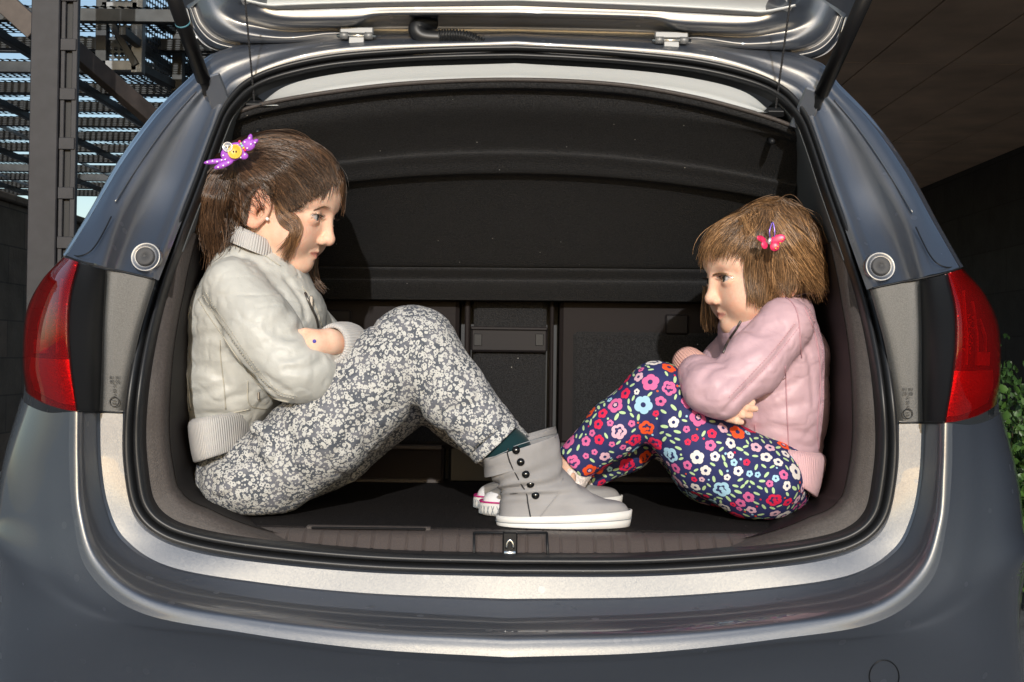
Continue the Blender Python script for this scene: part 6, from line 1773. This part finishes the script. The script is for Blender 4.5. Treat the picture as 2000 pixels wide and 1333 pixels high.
    st.sheet(surf, [[(1486, 412), (1474, 455), (1464, 505), (1466, 555), (1468, 600)], [(1494, 412), (1488, 455), (1482, 505), (1484, 560), (1480, 605)], [(1504, 410), (1502, 460), (1500, 510), (1500, 555), (1496, 598)], [(1514, 408), (1520, 460), (1524, 510), (1526, 550), (1520, 588)], [(1524, 404), (1540, 450), (1550, 500), (1556, 545), (1552, 582)]], 1300, k=16, lift=(.001, .007), jit=3.2, y=.24, short=.24, wave=2.0)
    st.sheet(surf, [[(1524, 402), (1540, 440), (1556, 495), (1572, 545), (1580, 588)], [(1528, 398), (1552, 430), (1574, 485), (1594, 540), (1606, 578)], [(1530, 395), (1554, 422), (1574, 475), (1594, 530), (1612, 572)], [(1525, 391), (1550, 406), (1576, 452), (1598, 508), (1616, 552)]], 1100, k=16, lift=(.001, .007), jit=4.0, y=.28, spread=.02, short=.24, wave=2.2)
    st.sheet(surf, [[(1470, 412), (1500, 398), (1530, 394), (1560, 408)], [(1474, 416), (1500, 405), (1530, 402), (1556, 420)], [(1430, 425), (1460, 408), (1490, 398), (1520, 392)]], 300, k=12, lift=(.001, .005), jit=2.5, y=.30, short=.1)
    st.sheet(surf, [[(1466, 416), (1430, 428), (1392, 460), (1366, 505)], [(1500, 400), (1540, 395), (1585, 440), (1612, 530)], [(1500, 420), (1520, 470), (1550, 540), (1590, 590)], [(1490, 430), (1470, 500), (1462, 570), (1472, 610)]], 120, k=14, lift=(.002, .012), jit=6, r=(.0003, .00015), y=.27, spread=.02, wave=4, short=.45, clump=70)
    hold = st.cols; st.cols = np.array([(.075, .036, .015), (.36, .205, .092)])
    st.sheet(surf, [[(1508, 442), (1530, 482), (1562, 530), (1590, 582)], [(1514, 428), (1546, 466), (1580, 515), (1612, 566)], [(1520, 412), (1558, 450), (1592, 502), (1618, 550)]], 420, k=16, lift=(.003, .011), jit=3.5, y=.27, spread=.015, wave=2.4, short=.3, clump=16, r=(.0005, .0002))
    st.sheet(surf, [[(1470, 414), (1478, 440), (1494, 464)], [(1456, 420), (1464, 448), (1490, 470)], [(1442, 428), (1452, 458), (1486, 478)]], 200, k=12, lift=(.002, .006), jit=2.0, wave=1.2, short=.08, clump=9, r=(.0005, .0003))
    st.cols = hold
    st.sheet(None, [[(1374, 560), (1376, 600), (1380, 648)], [(1386, 560), (1388, 600), (1392, 640)], [(1398, 570), (1398, 610), (1400, 640)]], 220, k=10, jit=3, y=.385, spread=.010, short=.2)
    st.sheet(surf, [[(1530, 394), (1545, 392), (1566, 418), (1590, 470)], [(1510, 394), (1536, 390), (1566, 416), (1606, 520)]], 30, k=14, lift=(.004, .012), jit=4, y=.30, spread=.02, r=(.0004, .0002), short=.4, wave=3)
    st.build('hair', M['hair'], root)
    eb = Strands(6, [(.16, .09, .05), (.28, .17, .10)])
    eb.sheet(body, [[(1392, 537), (1404, 532), (1425, 536)], [(1392, 539), (1406, 534), (1424, 538)]], 10, k=6, lift=(.0003, .0012), jit=1.0, r=(.0004, .0002), wave=.3, short=.4)
    eb.build('eyebrow', M['hair'], root)
    # ---- butterfly clip
    o, hit = onsurf(hair, [(1503, 474)], .010); yy = o[0][1] - .004; k = m_per_px(yy)
    b = MB()
    def blob(x, y, rx, rz, ang, th=.002, tilt=0):
        R = np.array(Matrix.Rotation(rad(tilt), 3, 'Z') @ Matrix.Rotation(rad(ang), 3, 'Y')); v, f = ellipsoid_vf(P(x, y, yy), (rx * k, th, rz * k), R, 20, 12); b.add(v, f)
    blob(1519, 468, 15, 9, -18, tilt=-12); blob(1513, 482, 9, 9, 40, tilt=-8); blob(1487, 467, 12, 6, 12, tilt=30); blob(1493, 479, 7, 8, -30, tilt=20)
    cl = b.build('hair_clip', M['hotpink'], root, True)
    for (x, y) in ((1528, 468), (1524, 475), (1515, 486), (1519, 482)):
        v, f = ellipsoid_vf(P(x, y, yy - .0035), (.0013,) * 3, n=10, m=8); mesh('clip_bead', v, f, M['yellow'], cl)
    v, f = ellipsoid_vf(P(1503, 471, yy - .002), (.003, .003, .0055), np.array(Matrix.Rotation(rad(15), 3, 'Y'))); mesh('clip_bead', v, f, M['bead'], cl)
    q = PP([(1504, 466, yy + .001), (1503, 452, yy), (1509, 435, yy + .002), (1513, 452, yy), (1512, 466, yy + .001)])
    v, f = tube_vf(crom(q, 24), .0013, 8); mesh('clip_spring', v, f, M['lilac'], cl)
    return root
younger_girl()
